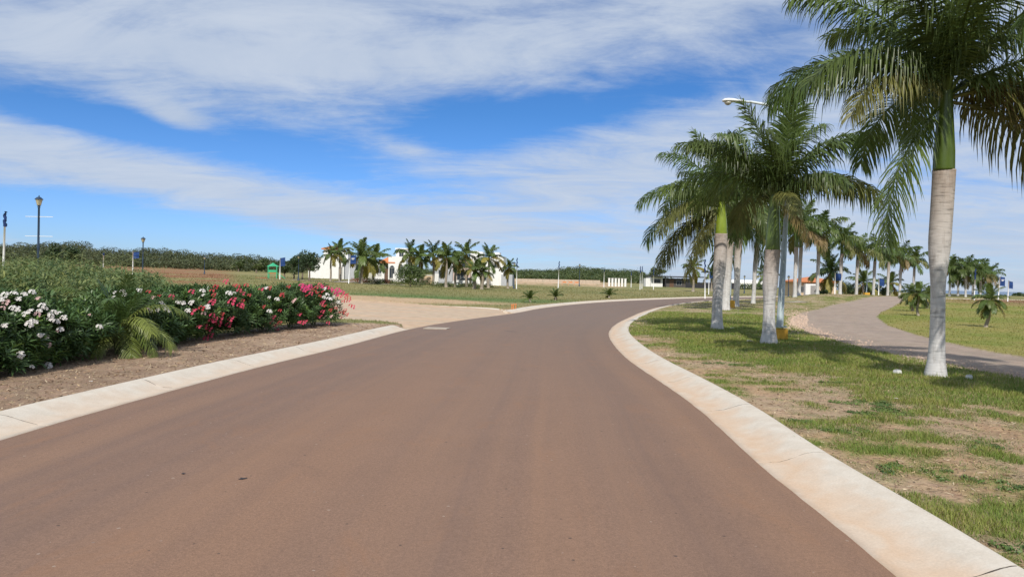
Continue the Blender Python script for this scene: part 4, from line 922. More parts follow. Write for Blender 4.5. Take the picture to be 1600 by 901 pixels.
# ------------------------------------------------------------------ tall wild growth behind the bed
def weeds():
    r = np.random.RandomState(9); blobs = []
    topf = interp([(-150, 392), (0, 402), (40, 398), (100, 400), (160, 407), (220, 412), (250, 424), (270, 440), (300, 446)])
    for i in range(230):
        px = r.uniform(-150, 262); D = r.uniform(float(bedfront(px)[1]) + 3.6, 34)
        P = at(px, D); top = height(px, topf(px) + r.uniform(0, 22) + (D < 20) * 12, D); h = top - P.z
        if h < .5: continue
        w = r.uniform(.35, .8); blobs.append((P.x, P.y, P.z + h - w * .7, w, w, w * .75)); blobs.append((P.x, P.y, P.z + h * .45, w * 1.1, w * 1.1, h * .42))
    for i in range(26):
        px = r.uniform(262, 300); P = at(px, r.uniform(26, 34)); blobs.append((P.x, P.y, P.z + .5, .4, .4, .5))
    v, f, t = leafcloud(blobs, 125000, .042, 91, .25, 1.35, .35, .6)
    v[:, 2] = np.maximum(v[:, 2], .02)
    obj('wild_shrubs', mesh('wild_shrubs', v, f, mat('wild_leaf', (.145, .195, .068), .6, .2, 2, transl=.32, tint=True), t), label='tall tangled light green weeds and scrub behind the flower bed', cat='weeds', kind='stuff')
    # wispy arching stalks that stand out of the top
    n = 1100; bi = r.randint(0, len(blobs), n); B = np.array(blobs)[bi]; c = B[:, :3] + r.normal(size=(n, 3)) * B[:, 3:6] * .4; a_ = r.rand(n) * 6.28; L = .22 + .36 * r.rand(n)
    dx = np.stack([np.cos(a_), np.sin(a_), np.zeros(n)], 1); c[:, 2] += B[:, 5] * .4
    V = []; 
    pts = [c, c + dx * (L * .15)[:, None] + np.array([0, 0, 1.]) * (L * .5)[:, None], c + dx * (L * .5)[:, None] + np.array([0, 0, 1.]) * (L * .72)[:, None], c + dx * (L * .95)[:, None] + np.array([0, 0, 1.]) * (L * .55)[:, None]]
    sd = np.stack([-np.sin(a_), np.cos(a_), np.zeros(n)], 1) * .003; sd[:, 2] += .0035
    Vq = []
    for p, q in zip(pts[:-1], pts[1:]): Vq.append(np.stack([p - sd, p + sd, q + sd * .7, q - sd * .7], 1))
    V = np.concatenate(Vq, 0).reshape(-1, 3); f = np.arange(len(V), dtype=np.int32).reshape(-1, 4)
    obj('weed_stalks', mesh('weed_stalks', V, f, mat('pale_stalk', (.22, .25, .09), .7, .2, 2, transl=.2)), label='pale wispy stalks arching out of the weeds on the left', cat='weeds', kind='stuff')
weeds()

# ------------------------------------------------------------------ grass, straw and stones
def grass():
    r = np.random.RandomState(21); n = 1500000
    D = np.exp(r.uniform(math.log(4.2), math.log(46), n)); A = np.radians(r.uniform(3, 38, n)); x = np.sin(A) * D; y = np.cos(A) * D
    dr = sdist(ER, x, y); tl = sdist(np.array(TRACK[:13]), x, y); ok = (dr > .70 - .07 * (fbm(x, y, 3.0, 3) > .55)) & (tl < -.05) & ~inside(TRACK, x, y); x, y, dr, D, tl = x[ok], y[ok], dr[ok], D[ok], tl[ok]
    L, a, b = lushness(x, y, dr); p = np.clip(L * 1.1, .04, 1) * np.clip(.55 + 0 * D, 0, 1) * np.where(D < 8, .8, 1) * (.35 + .65 * st(0, 1.2, -tl))
    k = r.rand(len(x)) < p * .62; x, y, dr, D, L, b = x[k], y[k], dr[k], D[k], L[k], b[k]; n = len(x)
    z = terr(x, y); lush = st(.35, .9, L)
    cl = fbm(x, y, 1.7, 3); H_ = (.012 + .030 * lush * (.4 + r.rand(n)) + .014 * st(.5, .75, cl)) * (1 + D / 55) * np.where(r.rand(n) < .04, 1.7, 1)
    H_ = H_ * (.8 + .2 * st(.65, 2.0, dr)); 
    w = (.0024 + .0012 * r.rand(n)) * (.55 + D / 11); a_ = r.rand(n) * 6.28; ln = (.3 + .9 * r.rand(n)) * H_
    base = np.stack([x, y, z - .004], 1); side = np.stack([-np.sin(a_), np.cos(a_), 0 * x], 1) * w[:, None]; tip = base + np.stack([np.cos(a_) * ln, np.sin(a_) * ln, H_], 1)
    V = np.stack([base - side, base + side, tip], 1).reshape(-1, 3); f = np.arange(len(V), dtype=np.int32).reshape(-1, 3)
    g1 = np.array([.150, .230, .036]); g2 = np.array([.290, .300, .070]); g3 = np.array([.105, .175, .050]); q = np.clip(cl * 1.5 - .35 + .5 * (r.rand(n) - .5), 0, 1)[:, None]
    c = g1 * (1 - q) + g2 * q; wk = ((1 - lush) * .8)[:, None]; c = c * (1 - wk) + g3 * wk; dd = (r.rand(n) < .12 + .22 * (1 - lush))[:, None]; c = np.where(dd, np.array([.36, .28, .13]), c); c = c * (.8 + .4 * r.rand(n))[:, None]
    obj('grass_blades', mesh('grass_blades', V, f, mat('grass_blade', (1, 1, 1), .55, 0, 3, transl=.3, tint=True, spec=.3), np.repeat(c, 3, 0)), label='short green grass growing in patches on the verge beside the kerb', cat='grass', kind='stuff')
    print('blades', n)
    # straw and dead leaves lying on the bare soil, both sides
    n = 150000; D = np.exp(r.uniform(math.log(4.2), math.log(30), n)); sdv = r.rand(n) < .5
    A = np.where(sdv, np.radians(r.uniform(3, 38, n)), np.radians(r.uniform(-40, -8, n))); x = np.sin(A) * D; y = np.cos(A) * D
    dr = sdist(ER, x, y); dl = -sdist(EL, x, y); L, a, b = lushness(x, y, dr)
    ok = ((dr > .7) & (dr < 9) & (L < .7) & ~inside(TRACK, x, y) & (r.rand(n) < .30)) | ((dl > .68) & (dl < 3.6) & (y < 27.5) & (r.rand(n) < .45)); x, y, D = x[ok], y[ok], D[ok]; n = len(x); z = terr(x, y) + .004
    a_ = r.rand(n) * 6.28; l = (.012 + .035 * r.rand(n) ** 2) * (.7 + D / 22); w = .0035 * (.6 + D / 11) * (.6 + r.rand(n)); d = np.stack([np.cos(a_), np.sin(a_), r.normal(size=n) * .25], 1) * l[:, None]; sd = np.stack([-np.sin(a_), np.cos(a_), r.normal(size=n) * .4], 1) * w[:, None]; c = np.stack([x, y, z + .004], 1)
    V = np.stack([c - d, c + sd, c + d, c - sd], 1).reshape(-1, 3); f = np.arange(len(V), dtype=np.int32).reshape(-1, 4)
    pal = np.array([[.42, .31, .18], [.30, .19, .11], [.16, .11, .07], [.52, .42, .28], [.24, .15, .10]]); c = pal[r.choice(5, n, p=[.34, .26, .16, .12, .12])] * (.8 + .4 * r.rand(n))[:, None]
    obj('straw_litter', mesh('straw_litter', V, f, mat('straw', (1, 1, 1), .8, 0, 3, tint=True), np.repeat(c, 4, 0)), label='dry straw and leaf litter scattered over the bare soil', cat='litter', kind='stuff')
    # rough grass tufts over the fields
    n = 150000; D = np.exp(r.uniform(math.log(13), math.log(150), n)); A = np.radians(r.uniform(-38, 38, n)); x = np.sin(A) * D; y = np.cos(A) * D
    dl, dr, drive, track, right, left, mulch, lawn = zones(x, y); e2 = flat(640, 473); e3 = np.exp(-(((x - e2[0] + 6) / 14) ** 2 + ((y - e2[1]) / 5.0) ** 2))
    ok = ~drive & ~track & ~mulch & ((left & (dl > 1.0)) | (right & (dr > 1.0) & ((D > 40) | ~lawn))) & (r.rand(n) > e3 * 1.3); x, y, D, dl, right = x[ok], y[ok], D[ok], dl[ok], right[ok]; n = len(x); z = terr(x, y)
    cc = gcolor(x, y); H_ = (.03 + .05 * r.rand(n)) * (.7 + D / 110) * np.where(right, .8, 1.0); w = .012 * (.4 + D / 22); a_ = r.rand(n) * 6.28; ln = H_ * r.rand(n) * .8
    base = np.stack([x, y, z - .01], 1); side = np.stack([-np.sin(a_), np.cos(a_), 0 * x], 1) * w[:, None]; tip = base + np.stack([np.cos(a_) * ln, np.sin(a_) * ln, H_], 1)
    V = np.stack([base - side, base + side, tip], 1).reshape(-1, 3); f = np.arange(len(V), dtype=np.int32).reshape(-1, 3); c = cc * (.92 + .35 * r.rand(n))[:, None]
    obj('field_grass', mesh('field_grass', V, f, MATS['grass_blade'], np.repeat(c, 3, 0)), label='rough short grass covering the open fields on both sides', cat='grass', kind='stuff')
    # leafy weeds in clumps on the verge
    W_ = []
    for (px, py, s_) in [(1137, 569, .55), (1366, 640, .75), (1350, 632, .5), (1385, 650, .5), (1410, 737, .30), (1240, 660, .3), (1575, 868, .25), (1590, 760, .3), (1300, 600, .25), (1480, 745, .3), (1320, 672, .35), (1060, 520, .3), (1540, 700, .3)]:
        P = hit(px, py); s_ *= .62
        for k in range(5): W_.append((P.x + r.uniform(-1.3, 1.3) * s_, P.y + r.uniform(-1, 1) * s_, P.z + .012, s_ * .4, s_ * .4, .022 + .03 * s_))
    v, f, t = leafcloud(W_, 6500, .015, 33, .2, 1.1, .8, .4); obj('verge_weeds', mesh('verge_weeds', v, f, mat('weed_leaf', (.115, .18, .045), .5, .15, 3, transl=.25, tint=True), t), label='low leafy dark green weeds in clumps on the verge', cat='weeds', kind='stuff')
grass()
# loose stones along the near edge of the gravel track
rr = random.Random(8); sm = []
for i in range(4):
    b = MB(); V = []; 
    for k in range(10):
        a_ = 2 * math.pi * k / 10; V.append((math.cos(a_) * rr.uniform(.7, 1.1), math.sin(a_) * rr.uniform(.6, 1.0), -.2))
    for k in range(10): x, y, z = V[k]; V.append((x * .62, y * .62, rr.uniform(.3, .6)))
    b.add(V, [(k, (k + 1) % 10, 10 + (k + 1) % 10, 10 + k) for k in range(10)] + [tuple(range(10, 20))]); sm.append((V, b.f))
STN = mat('pale_stone', (.50, .37, .28), .9, .25, 8, .3)
V = []; Fc = []
for i in range(2600):
    k = rr.random(); px = rr.choice([rr.gauss(1237, 7), rr.gauss(1252, 14), rr.uniform(1270, 1600), rr.uniform(1245, 1300)])
    if px < 1262: py = rr.gauss(500, 9)
    else: py = float(np.interp(px, [1262, 1300, 1400, 1500, 1600], [516, 528, 551, 571, 588])) + rr.gauss(-3, 4)
    p = flat(px, py, .1); z = tz(p[0], p[1]); s_ = rr.uniform(.01, .035) * (1.8 if px < 1262 else 1) * (1 + (rr.random() < .06) * 1.2); v0, f0_ = sm[i % 4]; ca, sa = math.cos(i), math.sin(i); n0 = len(V)
    V += [(p[0] + (x * ca - y * sa) * s_, p[1] + (x * sa + y * ca) * s_, z + zz_ * s_) for x, y, zz_ in v0]; Fc += [tuple(q + n0 for q in g_) for g_ in f0_]
obj('loose_stones', mesh('loose_stones', V, Fc, STN), label='pale loose stones spilling along the near edge of the gravel track', cat='stones', kind='stuff')

# ------------------------------------------------------------------ street lights, lanterns, flags
GALV = mat('galvanised_steel', (.36, .42, .43), .5, .18, 3, metal=.25); GREYP = mat('grey_paint', (.62, .66, .66), .45, .08, 4)
YEL = mat('yellow_footing', (.62, .34, .045), .85, .2, 8, .4); NAVY = mat('dark_blue_steel', (.022, .045, .085), .45, .15, 4, spec=.5); WHITEP = mat('white_paint', (.78, .78, .76), .5, .05, 5)
LENS = mat('lamp_lens', (.55, .52, .42), .25, .05, 5, spec=.6); PANE = mat('lantern_pane', (.62, .55, .36), .3, .1, 6, spec=.6, transl=.3); BLUEC = mat('blue_banner_cloth', (.018, .060, .21), .75, .15, 2, transl=.15); DBLUE = mat('dark_blue_cloth', (.012, .035, .13), .75, .15, 2, transl=.1)
def street_light(label, P, H_, armlen, armrise, r0, sgn, foot=.55, az_=0.0, tilt=0.0, group='street lights along the verge'):
    t = thing('street_light', label, 'street light', P, az_, group)
    b = MB(); b.box((0, 0, foot * .5 - .1), (foot * 1.05, foot * 1.05, foot + .1), 0, .94); b.build('footing', YEL, t)
    b = MB(); b.tube([(0, 0, foot - .02), (tilt * .4, 0, H_ * .5), (tilt, 0, H_)], [r0 * .9, r0 * .62, r0 * .42], 14); b.build('pole', GALV, t, True)
    b = MB(); b.lathe([(r0 * 1.9, 0), (r0 * 1.9, .02), (r0 * 1.15, .03)], (0, 0, foot + .001), 12); b.build('base_plate', GALV, t)
    b = MB()
    for k in range(4):
        a_ = math.pi / 4 + k * math.pi / 2; b.tube([(math.cos(a_) * r0 * 1.6, math.sin(a_) * r0 * 1.6, foot), (math.cos(a_) * r0 * 1.6, math.sin(a_) * r0 * 1.6, foot + .07)], .014, 6)
    b.build('anchor_bolts', GALV, t, kind='stuff')
    b = MB(); b.tube([(tilt, 0, H_ - .25), (tilt + sgn * armlen * .12, 0, H_ - .02), (tilt + sgn * armlen * .55, 0, H_ + armrise * .72), (tilt + sgn * armlen * .85, 0, H_ + armrise * .97), (tilt + sgn * armlen, 0, H_ + armrise)], [r0 * .42, r0 * .40, r0 * .36, r0 * .33, r0 * .33], 10); b.build('arm', GREYP, t, True)
    # cobra head: slim neck, broad rounded body, glass bowl below
    V = []; Fc = []; N = 12; K = 14; hl = .74; x0 = tilt + sgn * armlen; z0 = H_ + armrise
    prof = [(0, .035, .03), (.08, .05, .045), (.2, .07, .055), (.38, .10, .07), (.58, .145, .085), (.76, .16, .088), (.9, .135, .07), (.98, .08, .04), (1.0, .02, .01)]
    for u, w, h in prof:
        for k in range(K): a_ = 2 * math.pi * k / K; V.append((x0 + sgn * (u * hl - .03), w * math.cos(a_), z0 + h * math.sin(a_) * (1.0 if math.sin(a_) > 0 else .55) + .012))
    for i in range(len(prof) - 1):
        for k in range(K): Fc.append((i * K + k, i * K + (k + 1) % K, (i + 1) * K + (k + 1) % K, (i + 1) * K + k))
    Fc.append(tuple(range(K))); Fc.append(tuple((len(prof) - 1) * K + k for k in range(K)))
    hd = obj('lamp_head', mesh('lamp_head', V, Fc, WHITEP, None, True), t)
    b = MB(); b.lathe([(.005, -.115), (.05, -.105), (.09, -.08), (.115, -.045), (.12, -.02)], (x0 + sgn * hl * .70, 0, z0 - .015), 14); b.build('lens', LENS, hd, True)
    return t
P = hit(1222, 531); H2 = height(1235, 172, P.y) - P.z
street_light('tall grey street light with white lamp head and yellow footing beside a royal trunk', Vector((P.x, P.y + .25, P.z)), H2, 1.62, .30, .125, -1, .40, 0, .28)
P = hit(1140, 480.5); street_light('second street light on a yellow footing, its head lost in the palm crowns', P, 7.9, 1.6, .3, .10, -1, .62, 0, .1)
P = at(1354, 108); D = P.y; street_light('far street light on a yellow footing with its lamp head pointing right', P, height(1357, 392, D) - P.z, 1.7, .75, .10, 1, .7, 0, .2)
P = at(1248, 99); D = P.y; street_light('thin street light pole between the close pair of royal palms', P, 9.5, 1.5, .3, .10, -1, .4, 0, .1)

def lantern(label, px, py, topy, D, group='lantern posts round the park', arms=(), wide=1.0):
    P = at(px, D); Ht = height(px, topy, D) - P.z; t = thing('lantern_post', label, 'lamp post', P, 0, group)
    b = MB(); b.lathe([(.17, -.1), (.17, .12), (.13, .18), (.11, .5), (.075, .62), (.07, Ht * .45), (.085, Ht * .46), (.062, Ht * .48), (.055, Ht - .72), (.09, Ht - .68), (.05, Ht - .62)], (0, 0, 0), 12); b.build('pole', NAVY, t, True)
    z = Ht - .62; w = .20 * wide
    l = MB(); l.lathe([(.05, 0), (w * .62, .05), (w * .55, .07)], (0, 0, z), 6); l.build('lantern_base', NAVY, t); l = MB(); l.lathe([(w * 1.28, .40), (w * 1.22, .43), (w * .7, .52), (w * .22, .57), (.03, .60), (.035, .63), (.01, .66)], (0, 0, z), 6); ln = l.build('lantern', NAVY, t)
    for k in range(6):
        a0, a1 = k * math.pi / 3, (k + 1) * math.pi / 3; am = (a0 + a1) / 2; g_ = .06
        lo, hi = w * .58, w * 1.02; b = MB(); V = [(math.cos(a0 + g_) * lo, math.sin(a0 + g_) * lo, z + .06), (math.cos(a1 - g_) * lo, math.sin(a1 - g_) * lo, z + .06), (math.cos(a1 - g_) * hi, math.sin(a1 - g_) * hi, z + .40), (math.cos(a0 + g_) * hi, math.sin(a0 + g_) * hi, z + .40)]
        V += [(x * .95, y * .95, q) for x, y, q in V]; b.add(V, [(0, 1, 2, 3), (7, 6, 5, 4), (0, 4, 5, 1), (2, 6, 7, 3)]); b.build('pane', PANE, ln)
    for zy in arms:
        zz_ = height(px, zy, D) - P.z; b = MB(); b.tube([(-.80, 0, zz_), (.85, 0, zz_)], .018, 6); b.build('banner_arm', WHITEP, t)
    return t
lantern('tall dark blue lantern post with white cross bars rising from the weeds at far left', 59, 400, 306, 44, arms=(338.5, 369), wide=1.0)
lantern('smaller dark lantern post against the wooded hill on the left', 222.5, 410, 370, 82, wide=1.15)
lantern('dark lantern post standing in the red brown scrub', 319, 430, 400, 140)
lantern('lantern post on the grass between the playground and the white house', 466, 438, 398, 112)
lantern('dark lantern post right of the white houses beside a flag pole', 803, 445, 409, 118)
lantern('lantern post before the middle of the green hill', 905, 443, 412, 165)
lantern('lantern post seen through the royal trunks before the long white shed', 1163, 458, 430, 150)
lantern('lantern post just left of the orange roofed building', 1232, 462, 430, 118)
lantern('low lantern post at the right corner of the orange roofed building', 1286, 462, 444, 125)

def banner_me(w, h, m, seed, emblem=True):
    r = random.Random(seed); nx, nz = 8, 14; V = []; Fc = []
    for sgn in (1, -1):
        for j in range(nz + 1):
            for i in range(nx + 1):
                u, v = i / nx, j / nz; V.append((u * w * (1 - .10 * v * 0), .05 * w * math.sin(u * 6 + v * 3 + seed) + sgn * .004 + .02 * math.sin(v * 9), v * h - .12 * h * u * math.sin(seed + 1)))
    n1 = (nx + 1) * (nz + 1)
    for s_ in range(2):
        for j in range(nz):
            for i in range(nx):
                a_ = s_ * n1 + j * (nx + 1) + i; q = (a_, a_ + 1, a_ + nx + 2, a_ + nx + 1); Fc.append(q if s_ else q[::-1])
    return mesh('banner', V, Fc, m, None, True)
EMB = mat('banner_print', (.75, .76, .80), .8, .05, 5)
def flag(label, px, basepy, top, cloth, D, w=.9, furled=False, group='blue flags on white poles', base=None, lean=0, side=1):
    """cloth = (top pixel row, bottom pixel row)"""
    P = at(px, D); k = D / F; H_ = height(px, top, D) - P.z; zt = height(px, cloth[0], D) - P.z; zb = height(px, cloth[1], D) - P.z; lx = lean * k
    t = thing('flag_pole', label, 'flag', P, 0, group); b = MB(); zm = zb if furled else H_
    b.tube([(0, 0, -.1), (lx * zm / H_, 0, zm)], [.07, .055], 10); b.build('pole', WHITEP, t, True)
    if furled:
        b = MB(); n = 9; ps = []; rs_ = []
        for i in range(n): u = i / (n - 1); z = zb + (zt - zb) * u; ps.append((lx * z / H_ + .05 * math.sin(i * 1.9), .03 * math.cos(i * 2.3), z)); rs_.append(.055 + .07 * abs(math.sin(i * 1.3 + px)) * (1 - u * .5))
        b.tube(ps, rs_, 9); b.build('banner', DBLUE, t, True)
    else:
        bo = obj('banner', banner_me(w * side, zt - zb, BLUEC, int(px) % 7, False), t, (lx * zb / H_ + .06 * side, 0, zb))
        b = MB(); hh = zt - zb; 
        for r_ in range(2 if px in (544.5, 1560) else 0): b.box((side * w * (.50 - .05 * r_), -.075 * w - .02, hh * (.66 - .12 * r_)), (w * (.55 - .2 * r_), .012, hh * .07))
        if b.v: b.build('emblem', EMB, bo, kind='stuff')
    return t
flag('white and navy flag pole at the very left edge, its flag furled', 4, 400, 331, (331, 353), 46, furled=True, lean=2.5)
flag('blue banner on a short white post in front of the wooded hill', 207, 420, 392, (394, 404), 96, .75)
flag('short pale post without a flag standing in the weeds', 161, 410, 396, (396, 398), 90, furled=True)
flag('blue banner on a pole beside the green playground hut', 437, 436, 403, (403, 416), 118, .75)
flag('large blue banner with white print before the white house', 544.5, 442, 398, (399, 412), 106, .82, lean=2)
flag('slim white pole with dark furled flag right of the white houses', 807, 445, 403, (403, 417), 116, furled=True)
flag('white pole with furled flag before the left part of the green hill', 872, 444, 408, (408, 420), 130, furled=True, lean=1)
flag('pale pole standing before the middle of the green hill', 943.5, 443, 422, (422, 424), 165, furled=True)
flag('white flag pole right of the pale columns', 986, 446, 424, (424, 430), 172, furled=True)
flag('left pole of the pair before the dark roofed pavilion', 1000, 446, 416, (416, 426), 150, furled=True)
flag('right pole of the pair before the dark roofed pavilion', 1003, 446, 416, (416, 424), 160, furled=True)
flag('pole with blue flag at the white end of the pavilion', 1021, 447, 420, (420, 430), 156, furled=True)
flag('tall white pole with long furled blue flag right of the pavilion', 1102, 456, 405, (405, 426), 96, furled=True, lean=-1.5)
flag('white pole with blue flag just left of the first white trunk', 1107.5, 452, 424, (424, 434), 130, .6)
flag('white pole behind the slender royal trunk by the sky', 1195, 458, 428, (428, 434), 140, furled=True)
flag('white pole with bright blue flag right of the orange roofed building', 1304.5, 463, 426, (427, 438), 96, .75)
flag('white pole with blue flag between far royal trunks', 1373, 467, 434, (435, 446), 108, .75)
flag('dark furled flag high on a white pole above the distant palm cluster', 1522.5, 468, 420, (420, 436), 100, furled=True, lean=1)
flag('tilted blue flag beyond the crest, left one of the pair', 1560, 470, 432, (432, 446), 104, .75, lean=2)
flag('tilted blue flag beyond the crest, right one of the pair', 1575, 471, 438, (439, 450), 106, .6, lean=1)

# ------------------------------------------------------------------ buildings
STU = mat('white_stucco', (.78, .77, .74), .85, .05, 2, .15); STG = mat('grey_and_shaded_stucco', (.42, .43, .45), .85, .06, 2, .15); STP = mat('pinkish_stucco', (.56, .43, .38), .85, .08, 2); CREAM = mat('cream_stucco', (.62, .47, .30), .85, .08, 2)
TILE = mat('terracotta_tile', (.55, .20, .08), .8, .2, 5, .4); GLASS = mat('dark_glass', (.03, .04, .05), .15, .1, 3, spec=.7); FRAME = mat('window_frame', (.30, .29, .27), .6, .1, 4); WOOD = mat('brown_door', (.14, .08, .05), .6, .2, 4)
DARKM = mat('charcoal_metal', (.035, .035, .04), .5, .2, 3, metal=.2)
class Bld:
    def __init__(s, name, label, px, D, rz=0.0, group=None, cat='building'):
        s.P = at(px, D); s.t = thing(name, label, cat, s.P, rz, group)
        if 'house' in name and name != 'gatehouse': s.t.scale = (1.04, 1, 1.14)
    def wall(s, m, c, d, name='wall', rz=0.0): b = MB(); b.box(c, d, rz); return b.build(name, m, s.t)
    def window(s, x, z, w, h, y, arch=False):
        """frame proud of the wall by 3 cm, pane set back inside it"""
        b = MB(); t_ = .09
        for q in ((x, z + h / 2 + t_ / 2, w + 2 * t_, t_), (x, z - h / 2 - t_ / 2, w + 2 * t_, t_), (x - w / 2 - t_ / 2, z, t_, h), (x + w / 2 + t_ / 2, z, t_, h), (x, z, .05, h)): b.box((q[0], y - .03, q[1]), (q[2], .10, q[3]))
        f = b.build('window', FRAME, s.t); b = MB(); b.box((x, y - .012, z), (w, .04, h))
        if arch: b.lathe([(w / 2, -.02), (w / 2, .02)], (0, 0, 0), 20); k = len(b.v) - 40; b.v[k:] = [(x + vx, y - .012 + vz, z + h / 2 + max(0, vy)) for vx, vy, vz in b.v[k:]]
        b.build('pane', GLASS, f); return f
    def door(s, x, z0, w, h, y, m=WOOD):
        b = MB(); b.box((x, y - .03, z0 + h / 2), (w, .08, h)); d = b.build('door', m, s.t); b = MB(); b.box((x + w * .38, y - .09, z0 + h * .5), (.05, .05, .12)); b.build('handle', FRAME, d); return d
    def hip(s, c, d, h, m, name='roof', ov=.35):
        x, y = d[0] / 2 + ov, d[1] / 2 + ov; r = min(x, y); b = MB(); rx = max(.05, x - r)
        V = [(c[0] - x, c[1] - y, c[2]), (c[0] + x, c[1] - y, c[2]), (c[0] + x, c[1] + y, c[2]), (c[0] - x, c[1] + y, c[2]), (c[0] - rx, c[1], c[2] + h), (c[0] + rx, c[1], c[2] + h)]
        V += [(a_, b_, z - .18) for a_, b_, z in V[:4]]
        b.add(V, [(0, 1, 5, 4), (1, 2, 5), (2, 3, 4, 5), (3, 0, 4), (6, 7, 1, 0), (7, 8, 2, 1), (8, 9, 3, 2), (9, 6, 0, 3), (9, 8, 7, 6)]); return b.build(name, m, s.t)
HOUSES = 'white houses beyond the park'
K = 140 / F
B = Bld('white_house', 'left white house with a big blank wall and stepped gable behind coconut palms', 522, 140, R(-6), HOUSES)
B.wall(STU, (-1.1, 2, 1.7), (5.2, 4, 3.6)); B.wall(STU, (-2.0, 4, 4.2), (2.0, 3, 1.8), 'upper_storey'); B.wall(STU, (.6, 4.2, 4.0), (2.0, 3, 1.2), 'upper_storey'); B.wall(STG, (2.7, 2.3, 1.55), (2.3, 4, 3.3), 'side_wall'); B.hip((-2.0, 4, 5.15), (2.0, 3), .5, TILE)  # side wall is in shade; that shade is put into its grey colour
B.window(-1.8, 4.4, .5, .6, 2.5); B.door(1.2, 0, .8, 2.0, 0, FRAME); B.wall(STU, (1.75, -.15, 1.2), (.25, .3, 2.6), 'pillar'); B.wall(STU, (-4.4, .8, .6), (1.6, .3, 1.4), 'garden_wall'); B.window(.1, 3.95, .5, .5, 2.7)
B = Bld('white_house', 'middle white house with arches and a small terracotta roof', 606, 138, R(-4), HOUSES)
B.wall(STU, (1.6, 2, 2.0), (3.2, 4, 4.2)); B.wall(STU, (2.3, 3.4, 4.7), (2.6, 3.4, 1.3), 'upper_storey'); B.wall(STU, (-1.6, 2.6, 1.5), (3.2, 3, 3.1)); B.wall(STU, (2.3, 3.4, 5.45), (2.9, 3.7, .2), 'parapet'); B.hip((-.3, 1.6, 3.15), (2.4, 2.6), .9, TILE)
B.window(2.3, 1.7, .8, 1.5, 0, True); B.window(.7, 1.4, .8, 1.6, 0, True); B.window(2.0, 4.5, .7, .8, 1.7); B.window(-1.8, 1.5, .7, 1.2, 1.1, True); B.door(-.7, 0, .9, 2.1, 1.1)
B.wall(STU, (4.1, 1.4, .9), (1.8, .25, 1.8), 'garden_wall')
def fence(label, px0, px1, D, h, n, post=True, m=STU):
    a_ = at(px0, D); b_ = at(px1, D); t = thing('garden_fence', label, 'fence', a_, 0, 'garden fences of the white houses'); L = b_.x - a_.x
    b = MB(); b.box((L / 2, 0, .16), (L, .14, .5)); b.build('base_wall', m, t)
    b = MB(); b.box((L / 2, 0, h - .04), (L, .06, .06)); b.build('rail', m, t)
    pm = MB().box((0, 0, h / 2 + .1), (.07, .05, h - .3)).me('picket', m)
    for i in range(n): obj('picket', pm, t, ((i + .5) * L / n, 0, 0.02))
    for x in (0.0, L): MB().box((x, 0, h / 2 + .1), (.5, .4, h + .35)).build('gate_post', m, t)
fence('white picket fence between square posts by the path to the white house', 568, 598, 130, 1.45, 22)
fence('white railing fence running on right of the arched house', 616, 632, 132, 1.2, 12)
B = Bld('garden_wall', 'low cream garden wall with a white end post right of the round shrub', 668, 128, R(-3), None, 'wall'); B.wall(CREAM, (0, 0, .7), (2.4, .25, 1.5)); B.wall(STU, (1.55, -.05, .85), (.8, .5, 1.9), 'end_post'); B.wall(STU, (0, 0, 1.5), (2.4, .35, .1), 'coping')
B = Bld('grey_house', 'grey and pinkish house half hidden among the coconut palms', 706, 140, R(-3), HOUSES)
B.wall(STG, (-1.6, 2, 1.7), (3.4, 4, 3.6)); B.wall(STU, (-2.9, 2.2, 3.8), (1.2, 3, .9), 'parapet'); B.wall(STP, (1.7, 2.4, 1.9), (3.2, 4, 4.0)); B.wall(STU, (3.8, 3.0, 3.0), (1.4, 3, 5.2), 'stair_tower'); B.wall(STP, (.4, -.6, 1.1), (.25, .3, 2.4), 'pillar'); B.wall(STP, (2.6, -.6, 1.1), (.25, .3, 2.4), 'pillar'); B.wall(STP, (1.5, -.3, 2.45), (2.8, 1.0, .25), 'porch_roof')
B.window(-1.8, 1.6, 1.3, 1.2, 0); B.window(1.5, 1.5, 1.2, 1.6, .4); B.window(1.7, 3.2, 1.4, .8, .4); B.door(2.5, 0, .8, 2.0, .4)
B = Bld('white_house', 'right white house of stepped blank cubes behind the tall coconut palm', 762, 136, R(-8), HOUSES)
B.wall(STU, (-.8, 3, 2.2), (3.2, 4, 4.6)); B.wall(STU, (-2.1, 3.6, 4.9), (1.3, 2.6, 1.2), 'upper_storey'); B.wall(STU, (1.6, 2.2, 2.3), (2.2, 3.6, 4.8)); B.wall(STU, (1.2, 2.6, 4.9), (1.1, 2.0, 1.0), 'upper_storey'); B.wall(STG, (3.4, 1.4, .8), (2.0, 3, 2.0), 'annex')
B.window(-.9, 1.5, 1.0, 1.3, 1.0); B.window(1.5, 3.4, .8, .9, .4); B.door(.0, 0, .9, 2.1, 1.0, FRAME); B.window(-1.2, 3.5, .9, .8, 1.0)
